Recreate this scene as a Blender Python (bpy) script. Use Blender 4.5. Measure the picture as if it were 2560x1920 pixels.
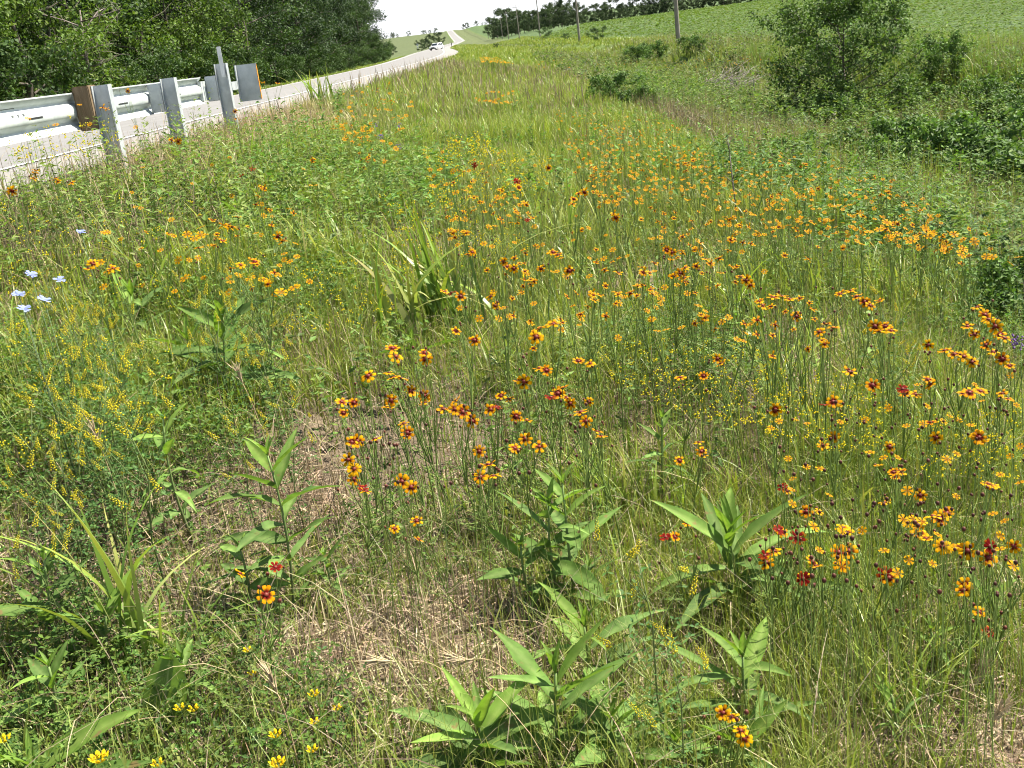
import bpy, math, random
import numpy as np
from mathutils import Vector, Matrix

# ------------------------------------------------------------------ clear
for o in list(bpy.data.objects):
    bpy.data.objects.remove(o, do_unlink=True)
scene = bpy.context.scene
COL = scene.collection
rng = np.random.default_rng(11)
random.seed(11)
R = math.radians

# ------------------------------------------------------------------ camera
EYE = np.array([0.0, 0.0, 0.68])
FPX, CX, CY = 2800.0, 1280.0, 960.0
PITCH, YAW, ROLL = R(16.98), R(-1.86), R(7.0)
fwd = np.array([math.sin(YAW) * math.cos(PITCH), math.cos(YAW) * math.cos(PITCH), -math.sin(PITCH)])
rt0 = np.array([math.cos(YAW), -math.sin(YAW), 0.0])
up0 = np.cross(rt0, fwd)
rt = rt0 * math.cos(ROLL) - up0 * math.sin(ROLL)
upv = up0 * math.cos(ROLL) + rt0 * math.sin(ROLL)
cam_d = bpy.data.cameras.new('camera')
cam = bpy.data.objects.new('camera', cam_d)
COL.objects.link(cam)
cam_d.sensor_width = 36.0
cam_d.lens = FPX / 2560.0 * 36.0
cam_d.clip_start = 0.05
cam_d.clip_end = 12000.0
m = Matrix(((rt[0], upv[0], -fwd[0], EYE[0]), (rt[1], upv[1], -fwd[1], EYE[1]), (rt[2], upv[2], -fwd[2], EYE[2]), (0, 0, 0, 1)))
cam.matrix_world = m
scene.camera = cam

# ------------------------------------------------------------------ sky and sun
SUN_AZ, SUN_EL = R(66), R(57)          # azimuth clockwise from +Y
world = bpy.data.worlds.new('World')
scene.world = world
world.use_nodes = True
wn = world.node_tree
wn.nodes.clear()
sky = wn.nodes.new('ShaderNodeTexSky')
sky.sky_type = 'NISHITA'
sky.sun_disc = False
sky.sun_elevation = SUN_EL
sky.sun_rotation = SUN_AZ
sky.dust_density = 0.6
sky.air_density = 1.0
bg = wn.nodes.new('ShaderNodeBackground')
bg.inputs['Strength'].default_value = 0.058
wo = wn.nodes.new('ShaderNodeOutputWorld')
# summer haze: the whole sky whitens evenly toward the horizon, all the way round
wtc = wn.nodes.new('ShaderNodeTexCoord')
wsx = wn.nodes.new('ShaderNodeSeparateXYZ')
wmr = wn.nodes.new('ShaderNodeMapRange')
wmr.interpolation_type = 'SMOOTHSTEP'
wmr.inputs[1].default_value = 0.0; wmr.inputs[2].default_value = 0.45; wmr.inputs[3].default_value = 1.0; wmr.inputs[4].default_value = 0.06
wmx = wn.nodes.new('ShaderNodeMix'); wmx.data_type = 'RGBA'
wmx.inputs[7].default_value = (8.0, 8.2, 8.4, 1)
wn.links.new(wtc.outputs['Generated'], wsx.inputs[0]); wn.links.new(wsx.outputs['Z'], wmr.inputs[0])
wn.links.new(wmr.outputs[0], wmx.inputs[0]); wn.links.new(sky.outputs[0], wmx.inputs[6]); wn.links.new(wmx.outputs[2], bg.inputs[0])
wn.links.new(bg.outputs[0], wo.inputs[0])
sl = bpy.data.lights.new('sun', 'SUN')
sl.energy = 5.0
sl.angle = R(0.5)
sl.color = (1.0, 0.94, 0.80)
sun = bpy.data.objects.new('sun', sl)
COL.objects.link(sun)
sd = Vector((math.sin(SUN_AZ) * math.cos(SUN_EL), math.cos(SUN_AZ) * math.cos(SUN_EL), math.sin(SUN_EL)))
sun.rotation_euler = sd.to_track_quat('Z', 'Y').to_euler()
sun.location = (20, 10, 30)

vs = scene.view_settings
vs.view_transform = 'Standard'
vs.look = 'None'
vs.exposure = 1.5
vs.gamma = 1.0
vs.use_curve_mapping = False
cy = scene.cycles
cy.max_bounces = 4
cy.diffuse_bounces = 1
cy.glossy_bounces = 2
cy.transmission_bounces = 2
cy.transparent_max_bounces = 4
cy.caustics_reflective = False
cy.caustics_refractive = False
cy.use_denoising = True
cy.filter_width = 1.1
cy.use_adaptive_sampling = True
cy.adaptive_threshold = 0.04

# ------------------------------------------------------------------ land
def _table(pts, win, lo, hi, step):
    xs = np.arange(lo, hi, step)
    v = np.interp(xs, [p[0] for p in pts], [p[1] for p in pts])
    n = max(1, int(win / step))
    pad = np.concatenate([np.full(n, v[0]), v, np.full(n, v[-1])])
    k = np.ones(n) / n
    v = np.convolve(pad, k, 'same')[n:-n]
    return xs, v
RX = _table([(-60, -9.5), (70, -9.5), (130, -11.2), (200, -15), (300, -21), (1000, -42), (1770, -87), (2600, -140), (9000, -400)], 60, -60, 9000, 5)
RZ = _table([(-60, 0), (60, 0), (120, 0.0), (200, 0.2), (300, 0.5), (1000, 4.4), (1380, 13.5), (1800, 25.5), (2000, 24), (2600, 8), (9000, 0)], 60, -60, 9000, 5)
def road_x(y): return np.interp(y, *RX)
def road_z(y): return np.interp(y, *RZ)
PROF = [(-2000, -1.0), (-60, -0.9), (-30, -0.9), (-22, -1.0), (-17, -0.85), (-14.4, -0.42), (-13.4, -0.31), (-5.7, -0.03), (-3.9, -0.03), (-3.5, -0.07),
        (-2.6, -0.27), (-1.2, -0.60), (0, -0.85), (1.5, -1.02), (2.3, -1.18), (4, -1.75), (6.5, -2.4), (9.3, -2.65), (10.4, -2.5), (11.3, -1.75), (12.5, -1.62), (17, -1.6),
        (25, -1.45), (60, -1.0), (120, -0.4), (3000, 0.5)]
PU = np.array([p[0] for p in PROF]); PZ = np.array([p[1] for p in PROF])
def sstep(a, b, v):
    t = np.clip((v - a) / (b - a), 0, 1)
    return t * t * (3 - 2 * t)
def to_u(x, y): return x - (road_x(y) + 9.5)
def bumps(x, y):
    return (0.035 * np.sin(x * 1.9 + 0.7 * y) * np.sin(y * 1.3 - 0.5 * x) + 0.02 * np.sin(x * 4.1 + 1.0) * np.sin(y * 3.7 + 2.0)
            + 0.05 * np.sin(x * 0.45 + 1.2) * np.sin(y * 0.31))
def ground(x, y):
    x = np.asarray(x, float); y = np.asarray(y, float)
    u = to_u(x, y)
    p = np.interp(u + np.where(u > 6, 0.7 * np.sin(y * 0.37 + 0.6) + 0.35 * np.sin(y * 1.1), 0.0) * sstep(6, 9, u) * sstep(24, 16, u), PU, PZ)
    g = 1.0 - 0.5 * sstep(30, 140, y)
    p = np.where(u > -2.0, p * g + (1 - g) * -0.2, p)
    field = 2.3 * sstep(50, 300, y) * sstep(12, 32, u)
    fall = 0.0
    b = bumps(x, y) * sstep(-3.6, -2.4, u) + bumps(x * 0.3, y * 0.3) * sstep(-14.5, -18, u) * 2
    b = b - 0.20 * np.exp(-(((x + 1.62) / 0.26) ** 2 + ((y - 5.05) / 0.40) ** 2))
    leftfar = 0.004 * np.clip(-u - 40, 0, 900) * sstep(500, 1500, y)
    return road_z(y) + p + field + b + leftfar

def ray(px, py):
    d = fwd * FPX + rt * (px - CX) + upv * (CY - py)
    return d / np.linalg.norm(d)
def spot(px, py, h=0.0):
    """the place on the land where something h above it is seen at that picture point"""
    d = ray(px, py)
    t = 0.8; prev = t
    while t < 3000:
        p = EYE + d * t
        if p[2] < ground(p[0], p[1]) + h:
            lo, hi = prev, t
            for _ in range(30):
                mid = 0.5 * (lo + hi); q = EYE + d * mid
                if q[2] < ground(q[0], q[1]) + h: hi = mid
                else: lo = mid
            q = EYE + d * hi
            return np.array([q[0], q[1], float(ground(q[0], q[1]))])
        prev = t
        t *= 1.02
    return None
K = 2560.0 / 2212.0
def spots(px, py, h):
    """spot() for many picture points at once"""
    px = np.asarray(px, float); py = np.asarray(py, float); h = np.asarray(h, float)
    D = fwd[None] * FPX + rt[None] * (px - CX)[:, None] + upv[None] * (CY - py)[:, None]
    D /= np.linalg.norm(D, axis=1, keepdims=True)
    n = len(px); t = np.full(n, 0.8); lo = t.copy(); hi = np.full(n, np.nan); live = np.ones(n, bool)
    for _ in range(420):
        P = EYE + D * t[:, None]
        hit = live & (P[:, 2] < ground(P[:, 0], P[:, 1]) + h)
        hi[hit] = t[hit]; live &= ~hit
        if not live.any(): break
        lo[live] = t[live]; t[live] *= 1.018
    for _ in range(24):
        mid = 0.5 * (lo + hi); P = EYE + D * mid[:, None]
        below = P[:, 2] < ground(P[:, 0], P[:, 1]) + h
        hi = np.where(below, mid, hi); lo = np.where(below, lo, mid)
    P = EYE + D * hi[:, None]
    return np.stack([P[:, 0], P[:, 1], ground(P[:, 0], P[:, 1])], 1)
def S(x, y, h=0.0): return spot(x * K, y * K, h)
def proj(P):
    P = np.asarray(P, float) - EYE
    z = P @ fwd
    return CX + FPX * (P @ rt) / z, CY - FPX * (P @ upv) / z

# ------------------------------------------------------------------ materials
MATS = {}
def new_mat(name):
    mt = bpy.data.materials.new(name)
    mt.use_nodes = True
    mt.node_tree.nodes.clear()
    MATS[name] = mt
    return mt, mt.node_tree.nodes, mt.node_tree.links
def foliage_mat(name, rough=0.5, transl=0.35, spec=0.35, tgain=(1.25, 1.35, 0.6), vary=0.25, scale=30.0):
    mt, N, L = new_mat(name)
    at = N.new('ShaderNodeAttribute'); at.attribute_name = 'Col'
    tc = N.new('ShaderNodeTexCoord')
    no = N.new('ShaderNodeTexNoise'); no.inputs['Scale'].default_value = scale; no.inputs['Detail'].default_value = 3
    L.new(tc.outputs['Object'], no.inputs['Vector'])
    mr = N.new('ShaderNodeMapRange')
    mr.inputs[1].default_value = 0.3; mr.inputs[2].default_value = 0.7
    mr.inputs[3].default_value = 1 - vary; mr.inputs[4].default_value = 1 + vary
    L.new(no.outputs['Fac'], mr.inputs[0])
    mu = N.new('ShaderNodeVectorMath'); mu.operation = 'SCALE'
    L.new(at.outputs['Color'], mu.inputs[0]); L.new(mr.outputs[0], mu.inputs['Scale'])
    pb = N.new('ShaderNodeBsdfPrincipled')
    pb.inputs['Roughness'].default_value = rough
    pb.inputs['Specular IOR Level'].default_value = spec
    L.new(mu.outputs[0], pb.inputs['Base Color'])
    out = N.new('ShaderNodeOutputMaterial')
    if transl > 0:
        tv = N.new('ShaderNodeVectorMath'); tv.operation = 'MULTIPLY'; tv.inputs[1].default_value = tgain
        L.new(mu.outputs[0], tv.inputs[0])
        tr = N.new('ShaderNodeBsdfTranslucent'); L.new(tv.outputs[0], tr.inputs['Color'])
        mx = N.new('ShaderNodeMixShader'); mx.inputs[0].default_value = transl
        L.new(pb.outputs[0], mx.inputs[1]); L.new(tr.outputs[0], mx.inputs[2]); L.new(mx.outputs[0], out.inputs[0])
    else:
        L.new(pb.outputs[0], out.inputs[0])
    return mt
def blemish(name):
    """brown insect and dry spots on broad leaves"""
    nt = MATS[name].node_tree; N, L = nt.nodes, nt.links
    pb = next(n for n in N if n.type == 'BSDF_PRINCIPLED'); src = pb.inputs['Base Color'].links[0].from_socket
    tc = next(n for n in N if n.type == 'TEX_COORD')
    oi = N.new('ShaderNodeObjectInfo')
    ad = N.new('ShaderNodeVectorMath'); ad.operation = 'ADD'
    sc_ = N.new('ShaderNodeVectorMath'); sc_.operation = 'SCALE'; sc_.inputs['Scale'].default_value = 40.0
    cb = N.new('ShaderNodeCombineXYZ')
    for k in range(3): L.new(oi.outputs['Random'], cb.inputs[k])
    L.new(cb.outputs[0], sc_.inputs[0]); L.new(tc.outputs['Object'], ad.inputs[0]); L.new(sc_.outputs[0], ad.inputs[1])
    no = N.new('ShaderNodeTexNoise'); no.inputs['Scale'].default_value = 7.0; no.inputs['Detail'].default_value = 5
    L.new(ad.outputs[0], no.inputs['Vector'])
    mr = N.new('ShaderNodeMapRange'); mr.inputs[1].default_value = 0.64; mr.inputs[2].default_value = 0.70; L.new(no.outputs['Fac'], mr.inputs[0])
    mx = N.new('ShaderNodeMix'); mx.data_type = 'RGBA'; mx.inputs[7].default_value = (0.20, 0.15, 0.06, 1)
    L.new(mr.outputs[0], mx.inputs[0]); L.new(src, mx.inputs[6])
    hs = N.new('ShaderNodeHueSaturation'); m2 = N.new('ShaderNodeMapRange'); m2.inputs[3].default_value = 0.72; m2.inputs[4].default_value = 1.25
    L.new(oi.outputs['Random'], m2.inputs[0]); L.new(m2.outputs[0], hs.inputs['Value']); L.new(mx.outputs[2], hs.inputs['Color']); L.new(hs.outputs[0], pb.inputs['Base Color'])
def surf_mat(name, c1, c2, scale=8.0, rough=0.8, metal=0.0, bump=0.0, bscale=60.0, spec=0.4, stretch=None, detail=6.0):
    mt, N, L = new_mat(name)
    tc = N.new('ShaderNodeTexCoord')
    src = tc.outputs['Object']
    if stretch:
        mp = N.new('ShaderNodeMapping'); mp.inputs['Scale'].default_value = stretch
        L.new(src, mp.inputs[0]); src = mp.outputs[0]
    no = N.new('ShaderNodeTexNoise'); no.inputs['Scale'].default_value = scale; no.inputs['Detail'].default_value = detail
    no.inputs['Roughness'].default_value = 0.65
    L.new(src, no.inputs['Vector'])
    cr = N.new('ShaderNodeValToRGB')
    cr.color_ramp.elements[0].position = 0.3; cr.color_ramp.elements[1].position = 0.7
    cr.color_ramp.elements[0].color = (*c1, 1); cr.color_ramp.elements[1].color = (*c2, 1)
    L.new(no.outputs['Fac'], cr.inputs[0])
    pb = N.new('ShaderNodeBsdfPrincipled')
    pb.inputs['Roughness'].default_value = rough; pb.inputs['Metallic'].default_value = metal
    pb.inputs['Specular IOR Level'].default_value = spec
    L.new(cr.outputs[0], pb.inputs['Base Color'])
    if bump > 0:
        n2 = N.new('ShaderNodeTexNoise'); n2.inputs['Scale'].default_value = bscale; n2.inputs['Detail'].default_value = 4
        L.new(src, n2.inputs['Vector'])
        bp = N.new('ShaderNodeBump'); bp.inputs['Strength'].default_value = bump; bp.inputs['Distance'].default_value = 0.02
        L.new(n2.outputs['Fac'], bp.inputs['Height']); L.new(bp.outputs[0], pb.inputs['Normal'])
    out = N.new('ShaderNodeOutputMaterial'); L.new(pb.outputs[0], out.inputs[0])
    return mt
foliage_mat('grass', 0.42, 0.32, 0.4, (1.2, 1.25, 0.6), 0.15, 3.0)
foliage_mat('straw', 0.7, 0.15, 0.25, (1.1, 1.0, 0.8), 0.2, 8.0)
foliage_mat('leaf', 0.72, 0.32, 0.14, (1.3, 1.4, 0.5), 0.28, 5.0)
blemish('leaf')
foliage_mat('weed', 0.6, 0.32, 0.2, (1.25, 1.35, 0.6), 0.2, 2.0)
foliage_mat('tree_leaf', 0.6, 0.25, 0.2, (1.25, 1.4, 0.6), 0.25, 0.8)
foliage_mat('petal', 0.7, 0.3, 0.08, (1.1, 1.0, 0.7), 0.12, 90.0)
foliage_mat('stem', 0.55, 0.0, 0.3, (1, 1, 1), 0.15, 40.0)
foliage_mat('crop', 0.8, 0.3, 0.12, (1.2, 1.3, 0.6), 0.2, 0.5)
surf_mat('bark', (0.05, 0.04, 0.03), (0.13, 0.11, 0.09), 6, 0.9, 0, 0.5, 20, stretch=(1, 1, 0.25))
surf_mat('dead_wood', (0.22, 0.19, 0.16), (0.42, 0.37, 0.32), 12, 0.9, 0, 0.3, 40)
surf_mat('grey_twig', (0.14, 0.11, 0.10), (0.26, 0.22, 0.20), 6, 0.9)
surf_mat('pole_wood', (0.20, 0.17, 0.14), (0.34, 0.30, 0.26), 3, 0.9, 0, 0.3, 30, stretch=(1, 1, 0.1))
surf_mat('concrete', (0.165, 0.16, 0.158), (0.215, 0.207, 0.203), 0.6, 0.85, 0, 0.15, 40, detail=8)
surf_mat('shoulder_concrete', (0.205, 0.192, 0.182), (0.265, 0.25, 0.238), 0.9, 0.9, 0, 0.25, 40, detail=8)
surf_mat('white_paint', (0.42, 0.42, 0.41), (0.62, 0.62, 0.61), 5, 0.7)
surf_mat('galvanized', (0.42, 0.47, 0.47), (0.60, 0.64, 0.63), 5, 0.55, 0.25, 0.05, 30, spec=0.5)
surf_mat('galvanized_post', (0.38, 0.415, 0.44), (0.54, 0.57, 0.59), 9, 0.5, 0.3, 0.06, 40, spec=0.5)
surf_mat('bolt_steel', (0.30, 0.31, 0.32), (0.45, 0.46, 0.47), 40, 0.45, 0.7)
surf_mat('slot_dark', (0.012, 0.014, 0.015), (0.02, 0.022, 0.024), 10, 0.9)
surf_mat('block_wood', (0.13, 0.09, 0.05), (0.25, 0.18, 0.11), 4, 0.85, 0, 0.4, 25, stretch=(6, 6, 0.6))
surf_mat('orange_sheet', (0.75, 0.27, 0.02), (0.85, 0.33, 0.03), 5, 0.5)
surf_mat('white_car', (0.78, 0.79, 0.80), (0.82, 0.83, 0.84), 2, 0.25, 0, spec=0.6)
surf_mat('car_glass', (0.02, 0.03, 0.035), (0.03, 0.04, 0.045), 2, 0.08, 0, spec=0.8)
surf_mat('rubber', (0.02, 0.02, 0.02), (0.035, 0.035, 0.035), 9, 0.8)
surf_mat('rim', (0.4, 0.4, 0.42), (0.55, 0.55, 0.57), 9, 0.35, 0.8)
surf_mat('sign_back', (0.55, 0.56, 0.57), (0.68, 0.69, 0.70), 6, 0.5, 0.3)
surf_mat('dark_post', (0.02, 0.022, 0.02), (0.05, 0.05, 0.045), 9, 0.7)

def ground_mat():
    mt, N, L = new_mat('earth')
    at = N.new('ShaderNodeAttribute'); at.attribute_name = 'Col'
    tc = N.new('ShaderNodeTexCoord')
    def noise(scale, detail):
        n = N.new('ShaderNodeTexNoise'); n.inputs['Scale'].default_value = scale; n.inputs['Detail'].default_value = detail
        n.inputs['Roughness'].default_value = 0.7
        L.new(tc.outputs['Object'], n.inputs['Vector']); return n
    a = noise(0.22, 6); b = noise(7, 5)
    mr = N.new('ShaderNodeMapRange'); mr.inputs[1].default_value = 0.3; mr.inputs[2].default_value = 0.7; mr.inputs[3].default_value = 0.75; mr.inputs[4].default_value = 1.25
    L.new(a.outputs['Fac'], mr.inputs[0])
    mr2 = N.new('ShaderNodeMapRange'); mr2.inputs[1].default_value = 0.3; mr2.inputs[2].default_value = 0.7; mr2.inputs[3].default_value = 0.6; mr2.inputs[4].default_value = 1.4
    L.new(b.outputs['Fac'], mr2.inputs[0])
    mm = N.new('ShaderNodeMath'); mm.operation = 'MULTIPLY'
    L.new(mr.outputs[0], mm.inputs[0]); L.new(mr2.outputs[0], mm.inputs[1])
    mu = N.new('ShaderNodeVectorMath'); mu.operation = 'SCALE'
    L.new(at.outputs['Color'], mu.inputs[0]); L.new(mm.outputs[0], mu.inputs['Scale'])
    pb = N.new('ShaderNodeBsdfPrincipled'); pb.inputs['Roughness'].default_value = 0.95; pb.inputs['Specular IOR Level'].default_value = 0.15
    L.new(mu.outputs[0], pb.inputs['Base Color'])
    bp = N.new('ShaderNodeBump'); bp.inputs['Strength'].default_value = 0.7; bp.inputs['Distance'].default_value = 0.06
    L.new(b.outputs['Fac'], bp.inputs['Height']); L.new(bp.outputs[0], pb.inputs['Normal'])
    out = N.new('ShaderNodeOutputMaterial'); L.new(pb.outputs[0], out.inputs[0])
ground_mat()

# ------------------------------------------------------------------ mesh helpers
class MB:
    """collects triangles and vertex colours; build() links them as one mesh object"""
    def __init__(s):
        s.V, s.T, s.C, s.n = [], [], [], 0
    def add(s, V, T, C):
        V = np.asarray(V, float).reshape(-1, 3); T = np.asarray(T, int).reshape(-1, 3)
        C = np.asarray(C, float)
        if C.ndim == 1: C = np.tile(C[:3], (len(V), 1))
        s.V.append(V); s.T.append(T + s.n); s.C.append(C); s.n += len(V)
        return s
    def arrays(s):
        return np.concatenate(s.V), np.concatenate(s.T), np.concatenate(s.C)
    def mesh(s, name, mats, smooth=True, fm=None):
        V, T, C = s.arrays()
        me = bpy.data.meshes.new(name)
        me.vertices.add(len(V)); me.loops.add(len(T) * 3); me.polygons.add(len(T))
        me.vertices.foreach_set('co', V.astype(np.float32).ravel())
        me.loops.foreach_set('vertex_index', T.astype(np.int32).ravel())
        me.polygons.foreach_set('loop_start', np.arange(0, len(T) * 3, 3, dtype=np.int32))
        me.polygons.foreach_set('use_smooth', np.full(len(T), smooth, dtype=bool))
        ca = me.color_attributes.new('Col', 'FLOAT_COLOR', 'POINT')
        c4 = np.ones((len(V), 4), np.float32); c4[:, :3] = np.clip(C, 0, 1)
        ca.data.foreach_set('color', c4.ravel())
        for mname in ([mats] if isinstance(mats, str) else mats):
            me.materials.append(MATS[mname])
        if fm is not None:
            me.polygons.foreach_set('material_index', np.asarray(fm, np.int32))
        me.update(); me.validate()
        return me
    def build(s, name, mat, parent=None, smooth=True, loc=None):
        return link(name, s.mesh(name, mat, smooth), parent, loc)
KIDS = {}
def link(name, me, parent=None, loc=None, rot=None, scl=None):
    o = bpy.data.objects.new(name, me)
    COL.objects.link(o)
    if parent is not None:
        o.parent = parent; KIDS.setdefault(parent.name, []).append(o)
    if loc is not None: o.location = [float(v) for v in loc]
    if rot is not None: o.rotation_euler = rot
    if scl is not None: o.scale = (scl, scl, scl)
    return o
def empty(name, loc, rz=0.0):
    o = bpy.data.objects.new(name, None)
    o.empty_display_size = 0.1
    COL.objects.link(o)
    o.location = [float(v) for v in loc]; o.rotation_euler = (0, 0, rz)
    return o
def tag(o, label, cat, group=None, kind=None):
    o['label'] = label; o['category'] = cat
    if group: o['group'] = group
    if kind: o['kind'] = kind
    return o
def copy_tree(o, parent=None):
    c = o.copy(); COL.objects.link(c); c.parent = parent
    for ch in KIDS.get(o.name, ()): copy_tree(ch, c)
    return c

def unit(v):
    n = np.linalg.norm(v, axis=-1, keepdims=True)
    return v / np.maximum(n, 1e-9)
def tube(pts, rad, col, sides=5, cap=True):
    P = np.asarray(pts, float); n = len(P)
    rad = np.broadcast_to(np.asarray(rad, float), (n,))
    col = np.asarray(col, float)
    t = unit(np.gradient(P, axis=0))
    ref = np.array([0.31, 0.87, 0.12]) if abs(t[0] @ np.array([0.31, 0.87, 0.12])) < 0.9 else np.array([1.0, 0, 0])
    a = unit(np.cross(t, ref)); b = np.cross(t, a)
    th = np.arange(sides) * 2 * math.pi / sides
    V = P[:, None] + rad[:, None, None] * (a[:, None] * np.cos(th)[None, :, None] + b[:, None] * np.sin(th)[None, :, None])
    V = V.reshape(-1, 3); T = []
    for i in range(n - 1):
        for j in range(sides):
            k = (j + 1) % sides
            T += [(i * sides + j, i * sides + k, (i + 1) * sides + k), (i * sides + j, (i + 1) * sides + k, (i + 1) * sides + j)]
    if cap:
        for j in range(1, sides - 1):
            T.append(((n - 1) * sides, (n - 1) * sides + j, (n - 1) * sides + j + 1)); T.append((0, j + 1, j))
    C = np.tile(col, (len(V), 1)) if col.ndim == 1 else np.repeat(col, sides, axis=0)
    return V, T, C
def box(x0, x1, y0, y1, z0, z1):
    V = [(x, y, z) for z in (z0, z1) for y in (y0, y1) for x in (x0, x1)]
    Q = [(0, 2, 3, 1), (4, 5, 7, 6), (0, 1, 5, 4), (2, 6, 7, 3), (0, 4, 6, 2), (1, 3, 7, 5)]
    T = []
    for a, b, c, d in Q: T += [(a, b, c), (a, c, d)]
    return V, T
def bevel_box_mesh(name, x0, x1, y0, y1, z0, z1, mat, r=0.006):
    import bmesh
    bm = bmesh.new()
    V, _ = box(x0, x1, y0, y1, z0, z1)
    vs_ = [bm.verts.new(v) for v in V]
    for q in [(0, 2, 3, 1), (4, 5, 7, 6), (0, 1, 5, 4), (2, 6, 7, 3), (0, 4, 6, 2), (1, 3, 7, 5)]:
        bm.faces.new([vs_[i] for i in q])
    bmesh.ops.bevel(bm, geom=list(bm.edges), offset=r, segments=2, affect='EDGES')
    me = bpy.data.meshes.new(name); bm.to_mesh(me); bm.free()
    me.materials.append(MATS[mat])
    return me
def prism(poly, z_axis0, z_axis1, axis='y'):
    """closed outline extruded along one axis; poly is a list of (a, b)"""
    n = len(poly)
    def p(a, b, t):
        return {'y': (a, t, b), 'x': (t, a, b), 'z': (a, b, t)}[axis]
    V = [p(a, b, z_axis0) for a, b in poly] + [p(a, b, z_axis1) for a, b in poly]
    T = []
    for i in range(n):
        j = (i + 1) % n
        T += [(i, j, n + j), (i, n + j, n + i)]
    return V, T, n
def blades(P, h, w, az, bend, c0, c1, seg=3, twist=None, wpow=1.6, belly=0.0):
    """grass blades: P (N,3) feet; returns vertex, triangle and colour arrays"""
    N = len(P); t = np.linspace(0, 1, seg + 1)
    d = np.stack([np.cos(az), np.sin(az), np.zeros(N)], 1)
    tw = az + math.pi / 2 + (0 if twist is None else twist)
    s = np.stack([np.cos(tw), np.sin(tw), np.zeros(N)], 1)
    hz = h[:, None] * (t[None] - 0.45 * bend[:, None] * t[None] ** 2.2)
    hx = h[:, None] * bend[:, None] * t[None] ** 2 * 0.9
    c = P[:, None] + d[:, None] * hx[..., None]
    c[..., 2] += hz
    ww = w[:, None] * (1 - t[None] ** wpow) * 0.5 * (1 + belly * np.sin(np.minimum(1, t * 1.4) * math.pi))[None]
    Lf = c - s[:, None] * ww[..., None]; Rt = c + s[:, None] * ww[..., None]
    V = np.empty((N, 2 * seg + 1, 3))
    V[:, 0:2 * seg:2] = Lf[:, :seg]; V[:, 1:2 * seg:2] = Rt[:, :seg]; V[:, 2 * seg] = c[:, seg]
    tri = []
    for i in range(seg - 1):
        a = 2 * i
        tri += [(a, a + 1, a + 3), (a, a + 3, a + 2)]
    a = 2 * (seg - 1)
    tri.append((a, a + 1, a + 2))
    tri = np.array(tri)
    T = (np.arange(N)[:, None, None] * (2 * seg + 1) + tri[None]).reshape(-1, 3)
    tt = np.concatenate([np.repeat(t[:seg], 2), [1.0]])
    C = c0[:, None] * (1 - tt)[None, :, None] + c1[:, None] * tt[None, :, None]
    return V.reshape(-1, 3), T, C.reshape(-1, 3)
def leafquads(P, ax, nrm, L, W, col, fold=0.25, mid=0.4):
    """small leaves: two triangles hinged on the midrib"""
    N = len(P)
    ax = unit(ax); sd_ = unit(np.cross(ax, nrm)); nr = np.cross(sd_, ax)
    L = np.broadcast_to(L, (N,))[:, None]; W = np.broadcast_to(W, (N,))[:, None]
    V = np.empty((N, 4, 3))
    V[:, 0] = P
    V[:, 1] = P + ax * L * mid + sd_ * W * 0.5 + nr * W * fold
    V[:, 2] = P + ax * L
    V[:, 3] = P + ax * L * mid - sd_ * W * 0.5 + nr * W * fold
    T = (np.arange(N)[:, None, None] * 4 + np.array([(0, 1, 2), (0, 2, 3)])[None]).reshape(-1, 3)
    C = np.repeat(col, 4, axis=0)
    return V.reshape(-1, 3), T, C
def rand_dirs(n, zlo=-1, zhi=1):
    z = rng.uniform(zlo, zhi, n); a = rng.uniform(0, 2 * math.pi, n); r_ = np.sqrt(np.maximum(0, 1 - z * z))
    return np.stack([r_ * np.cos(a), r_ * np.sin(a), z], 1)
def jit(col, n, v=0.2, hue=0.12):
    c = np.tile(np.asarray(col, float), (n, 1))
    c *= (1 + rng.uniform(-v, v, (n, 1)))
    c *= (1 + rng.uniform(-hue, hue, (n, 3)))
    return c
def mixcol(cols, n, p=None, v=0.2, hue=0.1):
    cols = np.asarray(cols, float)
    k = rng.choice(len(cols), n, p=p)
    c = cols[k] * (1 + rng.uniform(-v, v, (n, 1))) * (1 + rng.uniform(-hue, hue, (n, 3)))
    return c

# ------------------------------------------------------------------ ground sheet
us = np.unique(np.round(np.concatenate([
    [-5000, -3000, -1800, -1100, -700, -450, -300, -200, -140, -100, -75, -58, -46, -38, -33, -29, -26, -24, -22, -20, -18.5, -17, -15.8, -14.8, -14.0, -13.4, -13.38],
    [-13.2, -9.5, -5, -4.1, -3.93, -3.9, -3.7, -3.5],
    np.arange(-3.25, 4.01, 0.25), np.arange(4.4, 14.1, 0.5), [15, 16, 17, 18.5, 20, 22, 25, 28, 32, 37, 43, 50, 60, 72, 90, 115, 150, 200, 280, 400, 600, 900, 1400, 2200, 3500, 5000]]), 3))
ys = [-8.0]
while ys[-1] < 9000:
    yy = ys[-1]
    ys.append(yy + max(0.2, 0.03 * max(yy, 0)))
ys = np.array(ys)
YY, UU = np.meshgrid(ys, us, indexing='ij')
XX = road_x(YY) + 9.5 + UU
ZZ = ground(XX, YY)
inroad = (UU > -13.39) & (UU < -3.92)
ZZ = np.where(inroad, ZZ - 0.25, ZZ - 0.012 * ((UU <= -3.85) & (UU > -13.6)))
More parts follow.
